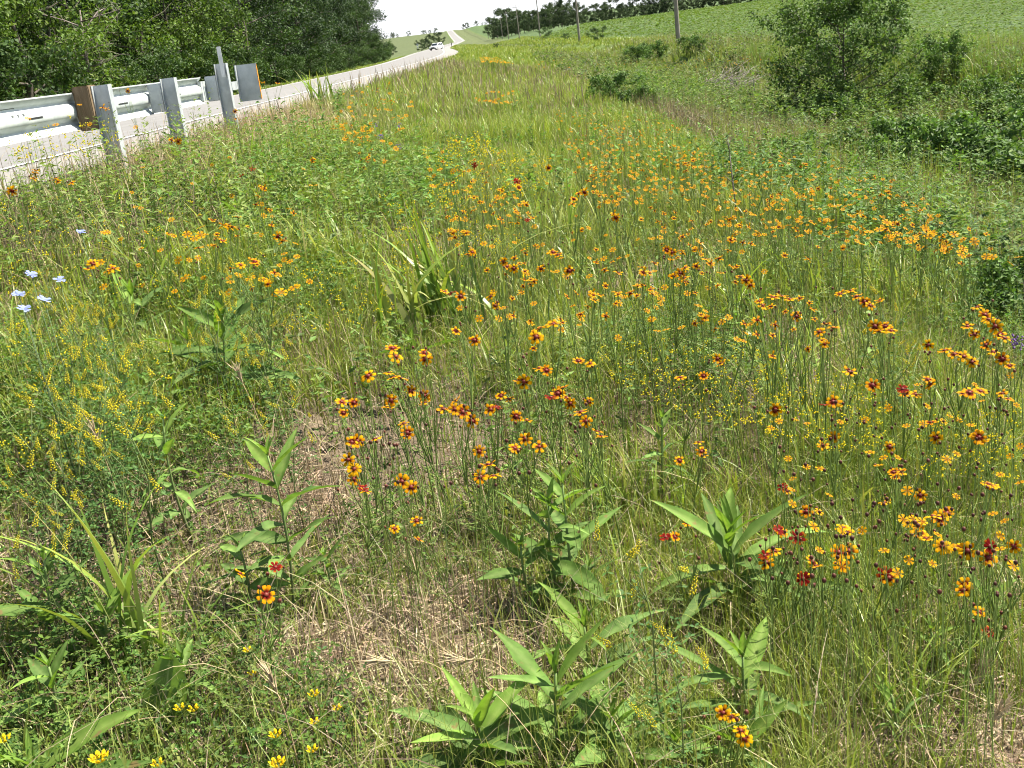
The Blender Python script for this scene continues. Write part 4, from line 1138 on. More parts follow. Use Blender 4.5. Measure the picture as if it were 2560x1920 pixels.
sunflower((1215, 1690), (1200, 1455), 'large sunflower plant at the bottom centre with erect pointed leaves', 6, 0.17, up=0.15)
sunflower((1275, 1500), (1262, 1355), 'sunflower plant standing just behind the large bottom centre one', 4, 0.16, up=0.1)
sunflower((1052, 1720), (1035, 1555), 'sunflower plant with wide drooping leaves at the bottom left of centre', 6, 0.17)
sunflower((1328, 1700), (1320, 1555), 'low sunflower plant right of the large bottom centre one', 4, 0.15, up=0.1)
sunflower((1468, 1700), (1458, 1605), 'short sunflower plant at the bottom edge left of the orange flowers', 3, 0.15)
sunflower((1590, 1730), (1600, 1590), 'narrow-leaved plant under the lowest orange flowers', 4, 0.13, True)
sunflower((118, 1440), (95, 1210), 'sunflower plant with chewed leaves at the left edge', 5, 0.12, up=0.1)
sunflower((238, 1450), (228, 1330), 'small sunflower plant with one wide leaf near the left edge', 3, 0.14)
sunflower((128, 1600), (105, 1440), 'leafy stem between the left edge and the dock leaf', 5, 0.10)
sunflower((420, 1560), (395, 1425), 'small leafy plant growing behind the pale dock leaf', 3, 0.10, up=0.3)
sunflower((60, 1760), (70, 1660), 'plant with one huge leaf in the bottom left corner', 3, 0.20)
sunflower((292, 760), (283, 640), 'sunflower plant with wide level leaves in the left meadow', 4, 0.22)
sunflower((408, 830), (405, 735), 'low sunflower plant among the clover left of the dark hollow', 3, 0.22)
sunflower((545, 1330), (520, 1190), 'small sunflower left of the tall single-stemmed one', 4, 0.11)
sunflower((1432, 1110), (1430, 905), 'pale slender plant right of the middle coreopsis group', 6, 0.085)
sunflower((1160, 1330), (1125, 1180), 'low leafy plant left of the twin sunflower stems', 4, 0.12)
sunflower((1300, 1080), (1255, 1020), 'pair of long leaves behind the twin sunflower stems', 2, 0.13)
sunflower((900, 800), (890, 735), 'dark-leaved plant just above the largest coreopsis flower', 3, 0.17)
sunflower((515, 540), (512, 445), 'sunflower plant in the upper left meadow beside two red-centred flowers', 4, 0.17)
sunflower((385, 360), (382, 275), 'leafy plant in front of the middle guardrail post', 4, 0.17)
sunflower((2150, 1380), (2140, 1290), 'upright leafy plant near the right edge', 5, 0.09, True, up=0.3)
sunflower((1940, 1650), (1925, 1500), 'small pale-topped weed in the grass at lower right', 5, 0.07, True, up=0.3)
sunflower((1640, 690), (1630, 610), 'leafy sunflower sprout in the right meadow', 4, 0.12)
sunflower((1990, 640), (1985, 560), 'leafy sunflower sprout on the slope to the ditch', 4, 0.14)
sunflower((2020, 1470), (2010, 1360), 'thin leafy weed under the coreopsis at right', 4, 0.09, True)
sunflower((720, 1320), (700, 1200), 'small ferny green plant at the edge of the straw patch', 6, 0.08, True)
sunflower((860, 1180), (850, 1070), 'ragged-leaved weed in the straw left of centre', 6, 0.07, True)
# pale dock leaves
def dock_leaf():
    t = np.linspace(0, 1, 14); w = 0.235 * np.sin(np.pi * t ** 0.85) ** 0.55; w[0] = 0.02; w[-1] = 0.015
    V, C = [], []
    for i in range(14):
        for s in (-1, -0.6, -0.08, 0, 0.08, 0.6, 1):
            rib = 0.5 + 0.5 * math.sin(t[i] * 52 + abs(s) * 2.5)
            V.append((t[i], s * w[i] * (1 + 0.05 * math.sin(t[i] * 30 + s)), 0.10 * t[i] ** 2 + 0.12 * abs(s) * w[i] + 0.012 * rib * (abs(s) > 0.1)))
            C.append(np.array((0.15, 0.235, 0.07)) * (0.85 + 0.35 * rib) if abs(s) > 0.05 else np.array((0.33, 0.38, 0.18)))
    T = []
    for i in range(13):
        for j in range(6):
            a = i * 7 + j; T += [(a, a + 7, a + 8), (a, a + 8, a + 1)]
    b = MB(); b.add(V, T, np.array(C)); return b.mesh('leaf', 'leaf')
DK = dock_leaf()
B = S(350, 1590); dk = empty('dock_plant', B); tag(dk, 'dock plant with one big pale ribbed leaf standing upright', 'plant')
cam_az = math.atan2(-B[1], -B[0])
for (pit, az, sc_, rl) in ((-1.25, cam_az + 1.57, 0.19, 1.2), (-0.5, cam_az + 0.4, 0.11, 0.2), (-0.55, cam_az - 2.0, 0.12, 0.3)):
    o = link('leaf', DK, dk, (0, 0, 0.01), (rl, pit, az), sc_)

# ------------------------------------------------------------------ tall broad grass clumps
def grass_clump(base, label, n, L, w, spread=0.05, lean=(0, 0), cols=GREEN):
    L = L * 1.1; w = w * 1.4; n = int(n * 1.4)
    B = S(*base); root = empty('grass_clump', B); tag(root, label, 'grass clump')
    for i in range(n):
        P = np.array([[random.gauss(0, spread), random.gauss(0, spread), -0.01]])
        h = np.array([L * random.uniform(0.55, 1.1)])
        b = MB(); c = mixcol(cols, 1)
        V, T, C = blades(P, h, np.array([w * random.uniform(0.7, 1.3)]), np.array([random.uniform(0, 6.28)]), np.array([abs(random.gauss(0.45, 0.35))]), c, mixcol(GTIP, 1) * 1.05, 8, np.array([random.gauss(0, 0.5)]), 2.2)
        V = np.array(V); V[:, 0] += lean[0] * V[:, 2]; V[:, 1] += lean[1] * V[:, 2]
        b.add(V, T, C); b.build('blade', 'grass', root)
LG = [(0.10, 0.19, 0.035), (0.13, 0.22, 0.045)]
grass_clump((300, 1440), 'clump of tall broad grass blades rising at left of the foreground', 12, 0.55, 0.0105, 0.03, (-0.12, 0.05), LG)
grass_clump((395, 1450), 'clump of stiff dark grass blades right of the tall broad grass', 9, 0.34, 0.009, 0.03, (0.08, 0), LG)
grass_clump((975, 720), 'big clump of long arching grass above the largest flowers', 34, 0.75, 0.016, 0.09, (-0.1, 0), LG)
grass_clump((880, 745), 'broad-leaved grass clump left of the big arching one', 10, 0.7, 0.020, 0.06, (-0.2, 0), LG)
grass_clump((1240, 560), 'pale arching grass clump in the middle meadow', 18, 0.7, 0.013, 0.10, (0, 0), [(0.14, 0.22, 0.08)])
grass_clump((1600, 760), 'upright green grass clump among the right meadow flowers', 26, 0.6, 0.010, 0.10, (0, 0), LG)
grass_clump((1690, 900), 'fine bright grass clump behind the round yellow flower', 30, 0.5, 0.007, 0.10, (0.05, 0), LG)
grass_clump((700, 235), 'tall dark grass clump near the end of the guardrail', 26, 0.8, 0.022, 0.12, (-0.05, 0), LG)
grass_clump((460, 480), 'loose grass clump in the upper left meadow', 16, 0.55, 0.012, 0.12, (0, 0), LG)
grass_clump((330, 660), 'arching pale grass clump in the left meadow', 14, 0.6, 0.011, 0.08, (0, 0), [(0.14, 0.21, 0.09)])
grass_clump((1930, 1590), 'fine grass tussock in the lower right corner area', 40, 0.30, 0.0035, 0.05, (0.05, 0), LG)
grass_clump((1880, 1340), 'thin upright grass tuft under the right coreopsis', 26, 0.34, 0.004, 0.05, (0.05, 0), LG)
grass_clump((500, 400), 'grass clump with long blades under the guardrail posts', 18, 0.6, 0.014, 0.12, (0, 0), LG)
grass_clump((1100, 840), 'grass tuft between the two largest flowers', 22, 0.42, 0.0055, 0.08, (0, 0), LG)
grass_clump((1310, 1130), 'grass tuft behind the twin sunflower stems', 30, 0.30, 0.0045, 0.06, (0, 0), LG)
# arching dry seed stalks
def dry_stalk(base, top, label, arch=0.12, head=True, r0=0.0017):
    B = S(*base); Tp = rod(B, top) - B
    root = empty('dry_grass_stalk', B); tag(root, label, 'dry grass')
    side = unit(np.array([Tp[0], Tp[1], 0]) + 1e-4)
    tt = np.linspace(0, 1, 9)[:, None]
    c1 = np.array([Tp[0] * 0.25, Tp[1] * 0.25, Tp[2] * (0.62 + arch * 2)])
    pts = 2 * tt * (1 - tt) * c1 + tt ** 2 * Tp
    b = MB(); b.add(*tube(pts, np.linspace(r0, r0 * 0.6, 9), (0.48, 0.36, 0.2), 5)); b.build('stalk', 'straw', root)
    if head:
        d = unit(pts[-1] - pts[-3]); b = MB()
        for i in range(26):
            p = pts[-1] + d * 0.045 * (i / 26.0); a = unit(d * 1.5 + rng.normal(0, 0.35, 3))
            b.add(*tube([p, p + a * 0.012, p + a * rng.uniform(0.03, 0.06)], [0.0012, 0.0016, 0.0003], (0.52, 0.41, 0.26), 3, False))
        b.build('seed_head', 'straw', root)
dry_stalk((1030, 1540), (858, 1428), 'dry grass stalk arching left over the straw patch', 0.2)
dry_stalk((1150, 1560), (1020, 1425), 'dry grass stalk with a bristly head bending in the straw patch', 0.22)
dry_stalk((1145, 1600), (1040, 1468), 'straight broken dry stalk leaning over the straw patch', 0.02, False, 0.0022)
dry_stalk((610, 1090), (525, 830), 'dry seed stalk rising before the broad-leaved plant at left', 0.05)
dry_stalk((300, 1230), (215, 960), 'thin dry stalk beside the tall broad grass', 0.02)
dry_stalk((1330, 1060), (1245, 1000), 'dry stalk with a nodding head over the twin sunflower stems', 0.2)
dry_stalk((2090, 1560), (2105, 1480), 'white bristly seed head near the right edge', 0.12)
dry_stalk((2100, 1659), (2140, 1560), 'pale dry stalk in the lower right corner', 0.05)
dry_stalk((660, 1720), (600, 1500), 'short dry stalk with a fat seed head near the bottom yellow flowers', 0.12)
dry_stalk((1540, 1010), (1580, 870), 'long dry stalk crossing the yellow legumes', 0.02, False)

# ------------------------------------------------------------------ coreopsis
PW = dict()
def petal_arrays(red, yel, redf, w=0.0105, r0=0.004, r1=0.0235, cup=0.0, seed=0):
    r_ = np.random.default_rng(seed)
    rs = [r0, r0 + (r1 - r0) * 0.30, r0 + (r1 - r0) * 0.62, r0 + (r1 - r0) * 0.88]
    ws = [0.0022, w * 0.36, w * 0.50, w * 0.47]
    V, C = [], []
    def colr(r): 
        f = (r - r0) / (r1 - r0); return np.array(red) if f < redf - 0.07 else (np.array(yel) if f > redf + 0.07 else 0.5 * (np.array(red) + np.array(yel)))
    for r, hw in zip(rs, ws):
        z = cup * ((r - r0) / (r1 - r0)) ** 2 * 0.01
        for s in (-1, 0, 1):
            V.append((r, s * hw, z + 0.0012 * (1 - abs(s)))); C.append(colr(r))
    z = cup * 0.01
    for s, rr in ((-0.85, 0.985), (-0.45, 0.94), (0, 1.03), (0.45, 0.94), (0.85, 0.98)):
        V.append((r0 + (r1 - r0) * rr, s * w * 0.44, z)); C.append(np.array(yel))
    T = []
    for i in range(3):
        for j in range(2):
            a = i * 3 + j; T += [(a, a + 3, a + 4), (a, a + 4, a + 1)]
    T += [(9, 12, 13), (9, 13, 10), (13, 14, 10), (10, 14, 15), (10, 15, 11), (11, 15, 16)]
    return np.array(V), np.array(T), np.array(C)
RED, YEL = (0.085, 0.002, 0.001), (0.60, 0.315, 0.0015)
YEL2 = (0.56, 0.235, 0.001)
def disc_mesh(col=(0.10, 0.012, 0.006), green=(0.10, 0.14, 0.04), tall=1.0):
    b = MB(); th = np.arange(9) * 2 * math.pi / 9; V = []; C = []
    for r, z, c in ((0.0028, -0.006, green), (0.0062, -0.002, green), (0.0066, 0.0008, col), (0.0045, 0.0034 * tall, np.array(col) * 1.3)):
        for t in th: V.append((r * math.cos(t), r * math.sin(t), z)); C.append(c)
    V.append((0, 0, 0.0042 * tall)); C.append(np.array(col) * 1.8)
    T = []
    for i in range(3):
        for j in range(9):
            k2 = (j + 1) % 9; T += [(i * 9 + j, i * 9 + k2, i * 9 + 9 + k2), (i * 9 + j, i * 9 + 9 + k2, i * 9 + 9 + j)]
    for j in range(9): T.append((27 + j, 27 + (j + 1) % 9, 36))
    b.add(V, T, np.array(C)); return b
DISC = disc_mesh(); DISC_ME = DISC.mesh('flower_head', 'stem')
PET = []
for i in range(6):
    b = MB(); b.add(*petal_arrays(RED if i % 3 else (0.17, 0.008, 0.006), YEL if i % 2 else YEL2, (0.40, 0.34, 0.46, 0.30, 0.38, 0.5)[i], cup=(0.1, -0.25, 0.35, -0.1, 0.2, -0.35)[i])); PET.append(b.mesh('petal', 'petal'))
PETRED = []
for i in range(2):
    b = MB(); b.add(*petal_arrays((0.14, 0.004, 0.003), (0.18, 0.008, 0.003) if i else (0.34, 0.09, 0.003), 0.8, cup=0.1)); PETRED.append(b.mesh('petal', 'petal'))
def rotz(V, a): c, s = math.cos(a), math.sin(a); return V @ np.array([[c, s, 0], [-s, c, 0], [0, 0, 1]])
def whole_head(seed, red=False):
    r_ = np.random.default_rng(seed); b = MB(); b.add(*DISC.arrays())
    n = 8 if r_.random() < 0.7 else 7
    for k2 in range(n):
        V, T, C = petal_arrays((0.20, 0.007, 0.004), (0.26, 0.012, 0.004), 0.8) if red else petal_arrays(RED, YEL if r_.random() < 0.6 else YEL2, r_.uniform(0.28, 0.46), cup=r_.uniform(-0.5, 0.5))
        V = V.copy(); V[:, 2] += V[:, 0] * r_.normal(0, 0.22)
        b.add(rotz(V, k2 * 2 * math.pi / n + r_.normal(0, 0.07)), T, C)
    return b
HEADS_B = [whole_head(i) for i in range(6)]; HEAD = [b.mesh('flower_head', 'petal') for b in HEADS_B]
HEADR_B = [whole_head(50 + i, True) for i in range(2)]; HEADR = [b.mesh('flower_head', 'petal') for b in HEADR_B]
def bud_mb():
    b = MB(); th = np.arange(7) * 2 * math.pi / 7; V, C = [], []
    for r, z, c in ((0.0018, -0.005, (0.12, 0.14, 0.05)), (0.0048, -0.001, (0.10, 0.03, 0.018)), (0.0046, 0.003, (0.085, 0.016, 0.01)), (0.0022, 0.0058, (0.14, 0.04, 0.02))):
        for t in th: V.append((r * math.cos(t), r * math.sin(t), z)); C.append(c)
    V.append((0, 0, 0.0064)); C.append((0.16, 0.05, 0.03)); T = []
    for i in range(3):
        for j in range(7):
            k2 = (j + 1) % 7; T += [(i * 7 + j, i * 7 + k2, i * 7 + 7 + k2), (i * 7 + j, i * 7 + 7 + k2, i * 7 + 7 + j)]
    for j in range(7): T.append((21 + j, 21 + (j + 1) % 7, 28))
    b.add(V, T, np.array(C)); return b
BUD_B = bud_mb(); BUD = BUD_B.mesh('bud', 'stem')
SUNV = np.array(sd)
def aim(n): return Vector([float(v) for v in n]).to_track_quat('Z', 'Y').to_euler()
def head_normal(face, P):
    tc = unit(EYE - P)
    if face == 'c': v = tc * 0.9 + np.array([0, 0, 0.35]) + rng.normal(0, 0.15, 3)
    elif face == 's': v = np.array([0, 0, 1.0]) + rng.normal(0, 0.25, 3)
    else: v = np.array([0, 0, 0.75]) + tc * rng.uniform(0.0, 0.7) + SUNV * 0.25 + rng.normal(0, 0.3, 3)
    return unit(v)
SC = np.array([(0.13, 0.19, 0.045), (0.16, 0.23, 0.05)])
def stem_net(rel, buds, base_h):
    """thin branching stems from the foot to every head and bud, with thread leaves"""
    b = MB(); tips = list(rel) + list(buds); cen = np.mean(np.array(tips), 0); fork = np.array([cen[0] * 0.45, cen[1] * 0.45, max(0.08, cen[2] * 0.5)])
    b.add(*tube([(0, 0, -0.02), fork * 0.5 + rng.normal(0, 0.008, 3), fork], [0.0028, 0.0025, 0.0022], SC[0], 4, False))
    for i, tp in enumerate(tips):
        mid = fork * 0.45 + np.array(tp) * 0.55 + np.array([0, 0, -0.03]) + rng.normal(0, 0.012, 3)
        end = np.array(tp) - np.array([0, 0, 0.004])
        b.add(*tube([fork, mid, end], [0.0019, 0.0016, 0.0013], SC[i % 2], 4, False))
        if rng.random() < 0.7:
            for q_ in range(2):
                a = unit(rng.normal(0, 1, 3) + np.array([0, 0, 0.6])); b.add(*tube([mid, mid + a * 0.03, mid + a * 0.06 + np.array([0, 0, 0.012])], [0.0010, 0.0009, 0.0004], SC[1], 3, False))
    for q_ in range(9):
        f = rng.uniform(0.15, 1); p = fork * f; a = unit(np.array([rng.normal(), rng.normal(), 0.5])); L_ = rng.uniform(0.05, 0.11)
        b.add(*tube([p, p + a * L_ * 0.5, p + a * L_ + np.array([0, 0, 0.01])], [0.0011, 0.0010, 0.0004], SC[1], 3, False))
    return b
N_CORE = 0
def coreopsis(heads, label, h=0.62, group=None, petals=True, size=1.0, nb=3):
    """heads: list of (x, y, facing) as seen; one plant whose heads stand there"""
    global N_CORE
    N_CORE += 1
    h = h * float(np.interp(heads[0][1], [500, 700, 880, 1300], [0.95, 0.88, 0.68, 0.64]))
    first = S(heads[0][0], heads[0][1], h)
    pts = [first + np.array([0, 0, h])]
    f2 = np.array([fwd[0], fwd[1], 0.0])
    for hd_ in heads[1:]:
        d = ray(hd_[0] * K, hd_[1] * K); t = ((pts[0] - EYE) @ f2 + rng.uniform(-0.06, 0.10)) / (d @ f2); pts.append(EYE + d * t)
    cen = np.mean(pts, 0); B = np.array([cen[0] + rng.normal(0, 0.04), cen[1] + rng.normal(0, 0.04), 0]); B[2] = float(ground(B[0], B[1]))
    root = empty('coreopsis', B); tag(root, label, 'flower', group)
    rel = [p - B for p in pts]
    buds = [rel[rng.integers(len(rel))] + np.array([rng.normal(0, 0.035), rng.normal(0, 0.035), rng.uniform(-0.06, 0.03)]) for _ in range(nb)]
    stem_net(rel, buds, h).build('stem', 'stem', root)
    for hd_, p in zip(heads, rel):
        fc = hd_[2] if len(hd_) > 2 else ''
        nrm = head_normal(fc.replace('r', ''), p + B); eul = aim(nrm); s_ = size * rng.uniform(0.85, 1.1) * float(np.interp(hd_[1], [520, 790, 900, 1250, 1600], [1.0, 1.0, 0.95, 0.85, 0.72]))
        if petals:
            fh = link('flower_head', DISC_ME, root, p, eul, s_)
            fh.rotation_mode = 'QUATERNION'; fh.rotation_quaternion = eul.to_quaternion() @ Matrix.Rotation(rng.uniform(0, 6.28), 4, 'Z').to_quaternion()
            n = 8 if rng.random() < 0.75 else 7
            fam = PETRED if 'r' in fc else [PET[i] for i in rng.permutation(6)[:2]]
            for k2 in range(n): link('petal', fam[k2 % 2], fh, None, (rng.normal(0, 0.08), rng.normal(0, 0.14), k2 * 2 * math.pi / n + rng.normal(0, 0.07)))
        else:
            link('flower_head', HEADR[rng.integers(2)] if 'r' in fc else HEAD[rng.integers(6)], root, p, eul, s_)
    for p in buds: link('bud', BUD, root, p, aim(unit(np.array([rng.normal(0, .3), rng.normal(0, .3), 1]))), rng.uniform(0.65, 1.0))
    return root
NEAR = [
 ([(855, 770, 'c'), (848, 752, 's')], 'coreopsis with the largest fully open yellow flower facing us', 0.72, 1.12),
 ([(795, 812, 'c')], 'coreopsis flower with a deep red heart left below the largest one', 0.72, 1.0),
 ([(850, 815, ''), (868, 818, 's'), (840, 805, '')], 'coreopsis cluster directly below the largest flower', 0.7, 0.95),
 ([(920, 775, 'c'), (918, 762, 's')], 'narrow coreopsis pair right of the largest flower', 0.7, 0.9),
 ([(1158, 728, 'c'), (1165, 710, 's'), (1195, 700, 's')], 'coreopsis with a large open flower in the middle of the picture', 0.72, 1.1),
 ([(1132, 825, 'c'), (1122, 822, 's')], 'coreopsis flower below the large middle one', 0.68, 1.0), ([(1180, 800, 'c'), (1165, 795, 's')], 'coreopsis flower right below the large middle one', 0.68, 0.9),
 ([(888, 845, 'c'), (917, 855, 'c'), (918, 870, 's')], 'three coreopsis heads right below the largest flower', 0.66, 0.95), ([(845, 865, 'c'), (838, 880, 's')], 'coreopsis head under the cluster below the largest flower', 0.64, 0.9),
 ([(738, 868, ''), (765, 870, 'c'), (742, 892, 'c')], 'coreopsis trio at the left of the middle group', 0.62, 0.9),
 ([(880, 935, 'c'), (872, 915, '')], 'slim coreopsis pair in the centre of the middle group', 0.62, 0.9), ([(810, 948, 's')], 'single flat-open coreopsis over the straw', 0.6, 0.9), ([(772, 953, 'c'), (760, 955, '')], 'coreopsis pair over the straw at left', 0.6, 0.9),
 ([(1020, 910, 'c'), (1000, 890, 'c'), (982, 884, 'c'), (958, 884, '')], 'coreopsis row of four heads in the middle group', 0.64, 1.0),
 ([(1060, 885, 'c'), (1072, 880, 'r')], 'coreopsis with one dark red half-closed head', 0.64, 0.9), ([(985, 865, 's')], 'flat coreopsis head above the row of four', 0.64, 0.85), ([(1115, 900, 'c'), (1138, 908, 's')], 'coreopsis pair right of the row of four', 0.62, 0.85),
 ([(1082, 855, ''), (1100, 862, 's')], 'small coreopsis heads between the row of four and the trio', 0.64, 0.8),
 ([(1205, 850, 'c'), (1190, 858, 'r'), (1215, 838, 's')], 'coreopsis trio with a dark opening head right of centre', 0.66, 1.0), ([(1232, 872, 'c'), (1225, 860, 's')], 'bright coreopsis beside the dark opening trio', 0.66, 0.95),
 ([(1272, 868, 'c')], 'neat round coreopsis with a red eye right of centre', 0.66, 0.8), ([(1266, 910, 'c'), (1255, 890, 's')], 'coreopsis with a large open flower above the slanting pair', 0.64, 1.05), ([(1290, 932, ''), (1300, 942, 's')], 'slanting edge-on coreopsis pair', 0.62, 0.9),
 ([(752, 993, 'c'), (765, 1013, 'c'), (764, 1035, 'c')], 'column of three coreopsis heads over the straw', 0.56, 0.9), ([(790, 1062, ''), (785, 1055, 'r')], 'withered coreopsis under the column of three', 0.52, 0.8),
 ([(868, 1040, 'c'), (888, 1052, 'c')], 'coreopsis pair low over the straw patch', 0.54, 0.95), ([(1035, 975, 'c')], 'pale coreopsis flower above the big low one', 0.58, 0.9),
 ([(1038, 1030, 'c'), (1066, 1028, ''), (1055, 1003, 's')], 'big low coreopsis flower with two smaller neighbours', 0.56, 1.15), ([(1135, 948, 'c'), (1112, 968, ''), (1165, 965, '')], 'spread coreopsis trio above the twin sunflower stems', 0.58, 0.95),
 ([(575, 1285, 'c')], 'shaded coreopsis with backlit petals beside the tall sunflower stem', 0.40, 1.05), ([(518, 1238, ''), (595, 1225, 'r')], 'two small shaded coreopsis heads by the tall sunflower stem', 0.42, 0.8),
 ([(852, 1142, ''), (900, 1125, '')], 'two closing coreopsis heads low in the straw', 0.42, 0.8), ([(905, 1165, '')], 'lone orange coreopsis bud lowest in the straw', 0.4, 0.75),
 ([(1458, 1160, ''), (1438, 1160, 'r')], 'small coreopsis pair left of the bushy sunflower', 0.5, 0.8), ([(1468, 995, ''), (1485, 1130, '')], 'coreopsis with two separate heads above the bushy sunflower', 0.5, 0.75),
 ([(1562, 1540, ''), (1580, 1548, 's')], 'edge-on coreopsis at the bottom right of the foreground', 0.36, 1.0), ([(1608, 1595, 'c'), (1600, 1578, 's')], 'lowest coreopsis flower near the bottom edge', 0.34, 1.0),
 ([(1675, 885, 'c')], 'round dark-eyed coreopsis standing alone before the fine bright grass', 0.62, 1.0), ([(1550, 775, 'c'), (1558, 785, '')], 'coreopsis behind the yellow legumes', 0.62, 0.85), ([(1470, 815, ''), (1520, 812, 'c')], 'two coreopsis heads left of the fine bright grass', 0.6, 0.85),
 ([(1720, 683, 'c')], 'single open coreopsis facing us in the right meadow', 0.66, 0.95), ([(1770, 717, ''), (1800, 708, ''), (1785, 700, 's')], 'coreopsis row under the single open one', 0.64, 0.9),
 ([(1815, 635, ''), (1850, 640, ''), (1868, 652, 'c'), (1838, 628, 's')], 'lively coreopsis cluster before the ditch shadow', 0.68, 1.0), ([(1900, 650, 's'), (1880, 660, '')], 'coreopsis pair right of the lively cluster', 0.66, 0.9),
 ([(1890, 705, 'c'), (1912, 705, ''), (1900, 716, 's'), (1925, 714, '')], 'dense yellow coreopsis cluster under the ditch shadow', 0.66, 1.0), ([(1690, 640, ''), (1670, 642, 's'), (1706, 646, '')], 'flat coreopsis row left of the lively cluster', 0.66, 0.95),
 ([(1612, 605, 'c'), (1620, 615, ''), (1600, 597, 's')], 'coreopsis trio in the upper right meadow', 0.66, 0.9), ([(1640, 650, 's'), (1648, 660, '')], 'coreopsis pair under the upper right trio', 0.64, 0.85),
 ([(1470, 590, 'c'), (1480, 578, ''), (1455, 597, ''), (1478, 600, 's')], 'bunched coreopsis cluster in the right of the middle meadow', 0.66, 0.95), ([(1452, 545, 'c'), (1440, 540, '')], 'coreopsis pair above the bunched cluster', 0.66, 0.85), ([(1525, 560, 's'), (1535, 570, '')], 'coreopsis pair right of the bunched cluster', 0.66, 0.85),
 ([(1410, 635, ''), (1405, 625, 's')], 'slanting coreopsis below the bunched cluster', 0.64, 0.85), ([(1230, 585, 'c')], 'single tilted coreopsis in the middle meadow', 0.66, 0.95), ([(1205, 550, ''), (1195, 545, 's')], 'coreopsis pair above the single tilted one', 0.66, 0.85),
 ([(1088, 565, 'c'), (1110, 580, 'c'), (1095, 575, '')], 'coreopsis trio right of the arching grass clump', 0.68, 0.9), ([(1020, 545, 'c'), (1012, 550, '')], 'dark orange coreopsis over the arching grass clump', 0.66, 0.85), ([(995, 640, 'c'), (975, 632, 'r'), (960, 630, '')], 'coreopsis row at the right edge of the arching grass clump', 0.64, 0.9),
 ([(1070, 660, 'c'), (1060, 640, '')], 'coreopsis pair left above the large middle flower', 0.66, 0.85), ([(985, 715, ''), (1025, 735, 'c')], 'two coreopsis heads between the two largest flowers', 0.66, 0.85), ([(1275, 785, ''), (1250, 780, '')], 'coreopsis pair at the left of the yellow legumes', 0.62, 0.85),
 ([(1185, 362, 'c')], 'round yellow coreopsis standing out in the upper meadow', 0.7, 1.1), ([(1025, 357, 'cr')], 'red coreopsis flower among the yellow trefoil', 0.7, 1.1), ([(1117, 392, 'cr'), (1120, 405, '')], 'dark red coreopsis flower in the upper middle meadow', 0.7, 1.15),
 ([(1240, 430, 'c'), (1236, 440, ''), (1262, 415, 'c'), (1250, 418, '')], 'crowded coreopsis group in the upper middle meadow', 0.7, 1.0), ([(1330, 470, 'c'), (1326, 463, '')], 'dark-eyed coreopsis right of the crowded group', 0.68, 0.95), ([(1140, 475, 'r'), (1152, 470, '')], 'brownish coreopsis left of the dark-eyed one', 0.66, 0.9),
 ([(2110, 663, ''), (2128, 680, 'c'), (2135, 690, '')], 'upper heads of the slanting coreopsis row at the right edge', 0.66, 1.0), ([(2150, 705, 'c'), (2160, 722, ''), (2170, 730, 's')], 'lower heads of the slanting coreopsis row at the right edge', 0.66, 1.0),
 ([(2090, 705, ''), (2105, 722, 'c')], 'coreopsis pair inside the slanting row at right', 0.64, 0.9), ([(2130, 745, ''), (2145, 760, '')], 'coreopsis under the slanting row at right', 0.64, 0.9),
 ([(2040, 757, 's'), (2062, 765, ''), (2082, 770, ''), (2100, 782, 'c')], 'long coreopsis row at the right', 0.64, 0.95), ([(2005, 745, 'c')], 'single coreopsis left of the long row', 0.64, 0.9), ([(2165, 775, 'c'), (2180, 790, '')], 'coreopsis pair at the very right edge', 0.62, 0.9),
 ([(2005, 820, 's'), (2010, 830, '')], 'yellow coreopsis pair in the right meadow', 0.6, 0.95), ([(1885, 832, 'c')], 'tilted coreopsis with a red heart in the right meadow', 0.6, 0.95), ([(1835, 803, 's')], 'flat yellow coreopsis above the tilted one', 0.62, 0.95),
 ([(1950, 840, 'cr'), (1955, 850, ''), (1978, 852, '')], 'coreopsis with dark heads beside the tilted one', 0.6, 0.95), ([(2080, 850, 's'), (2095, 848, ''), (2118, 845, '')], 'long flat coreopsis row near the right edge', 0.6, 0.95), ([(2165, 850, ''), (2178, 862, '')], 'coreopsis at the right edge under the flat row', 0.58, 0.9),
 ([(1800, 868, 'c'), (1780, 875, 'r'), (1808, 872, '')], 'reddish coreopsis trio right of the round dark-eyed one', 0.6, 0.95), ([(1922, 965, 'c')], 'solitary round coreopsis in the green at right', 0.56, 0.95), ([(2022, 945, 'c')], 'coreopsis facing us right of the solitary round one', 0.58, 0.95), ([(2010, 912, 's')], 'edge-on red coreopsis above its facing neighbour', 0.58, 0.95),
 ([(2115, 945, 'c'), (2125, 955, ''), (2108, 938, 's')], 'glossy yellow coreopsis cluster near the right edge', 0.58, 1.0), ([(1802, 944, 'c'), (1778, 962, '')], 'coreopsis pair above the fine thread leaves', 0.56, 0.9), ([(1510, 955, ''), (1515, 975, ''), (1520, 985, '')], 'withering coreopsis column in the middle right', 0.54, 0.8),
 ([(1945, 1020, ''), (1935, 1030, '')], 'coreopsis pair in the thread leaves at right', 0.54, 0.85), ([(1988, 1070, 'c')], 'half-closed coreopsis at right', 0.52, 0.85), ([(2015, 1115, 's'), (2045, 1108, ''), (2030, 1120, '')], 'bright yellow coreopsis clump at right', 0.52, 1.05), ([(2145, 1050, ''), (2135, 1045, '')], 'coreopsis pair under the glossy cluster', 0.54, 0.9),
 ([(1742, 1105, 'c')], 'coreopsis low in the thread leaves', 0.5, 0.85), ([(1820, 1140, ''), (1830, 1150, '')], 'coreopsis above the big pair', 0.5, 0.9), ([(1812, 1193, 'c'), (1834, 1190, 'c')], 'big coreopsis pair side by side with dark hearts', 0.50, 1.1), ([(1818, 1222, 'c')], 'coreopsis right under the big side by side pair', 0.48, 1.0),
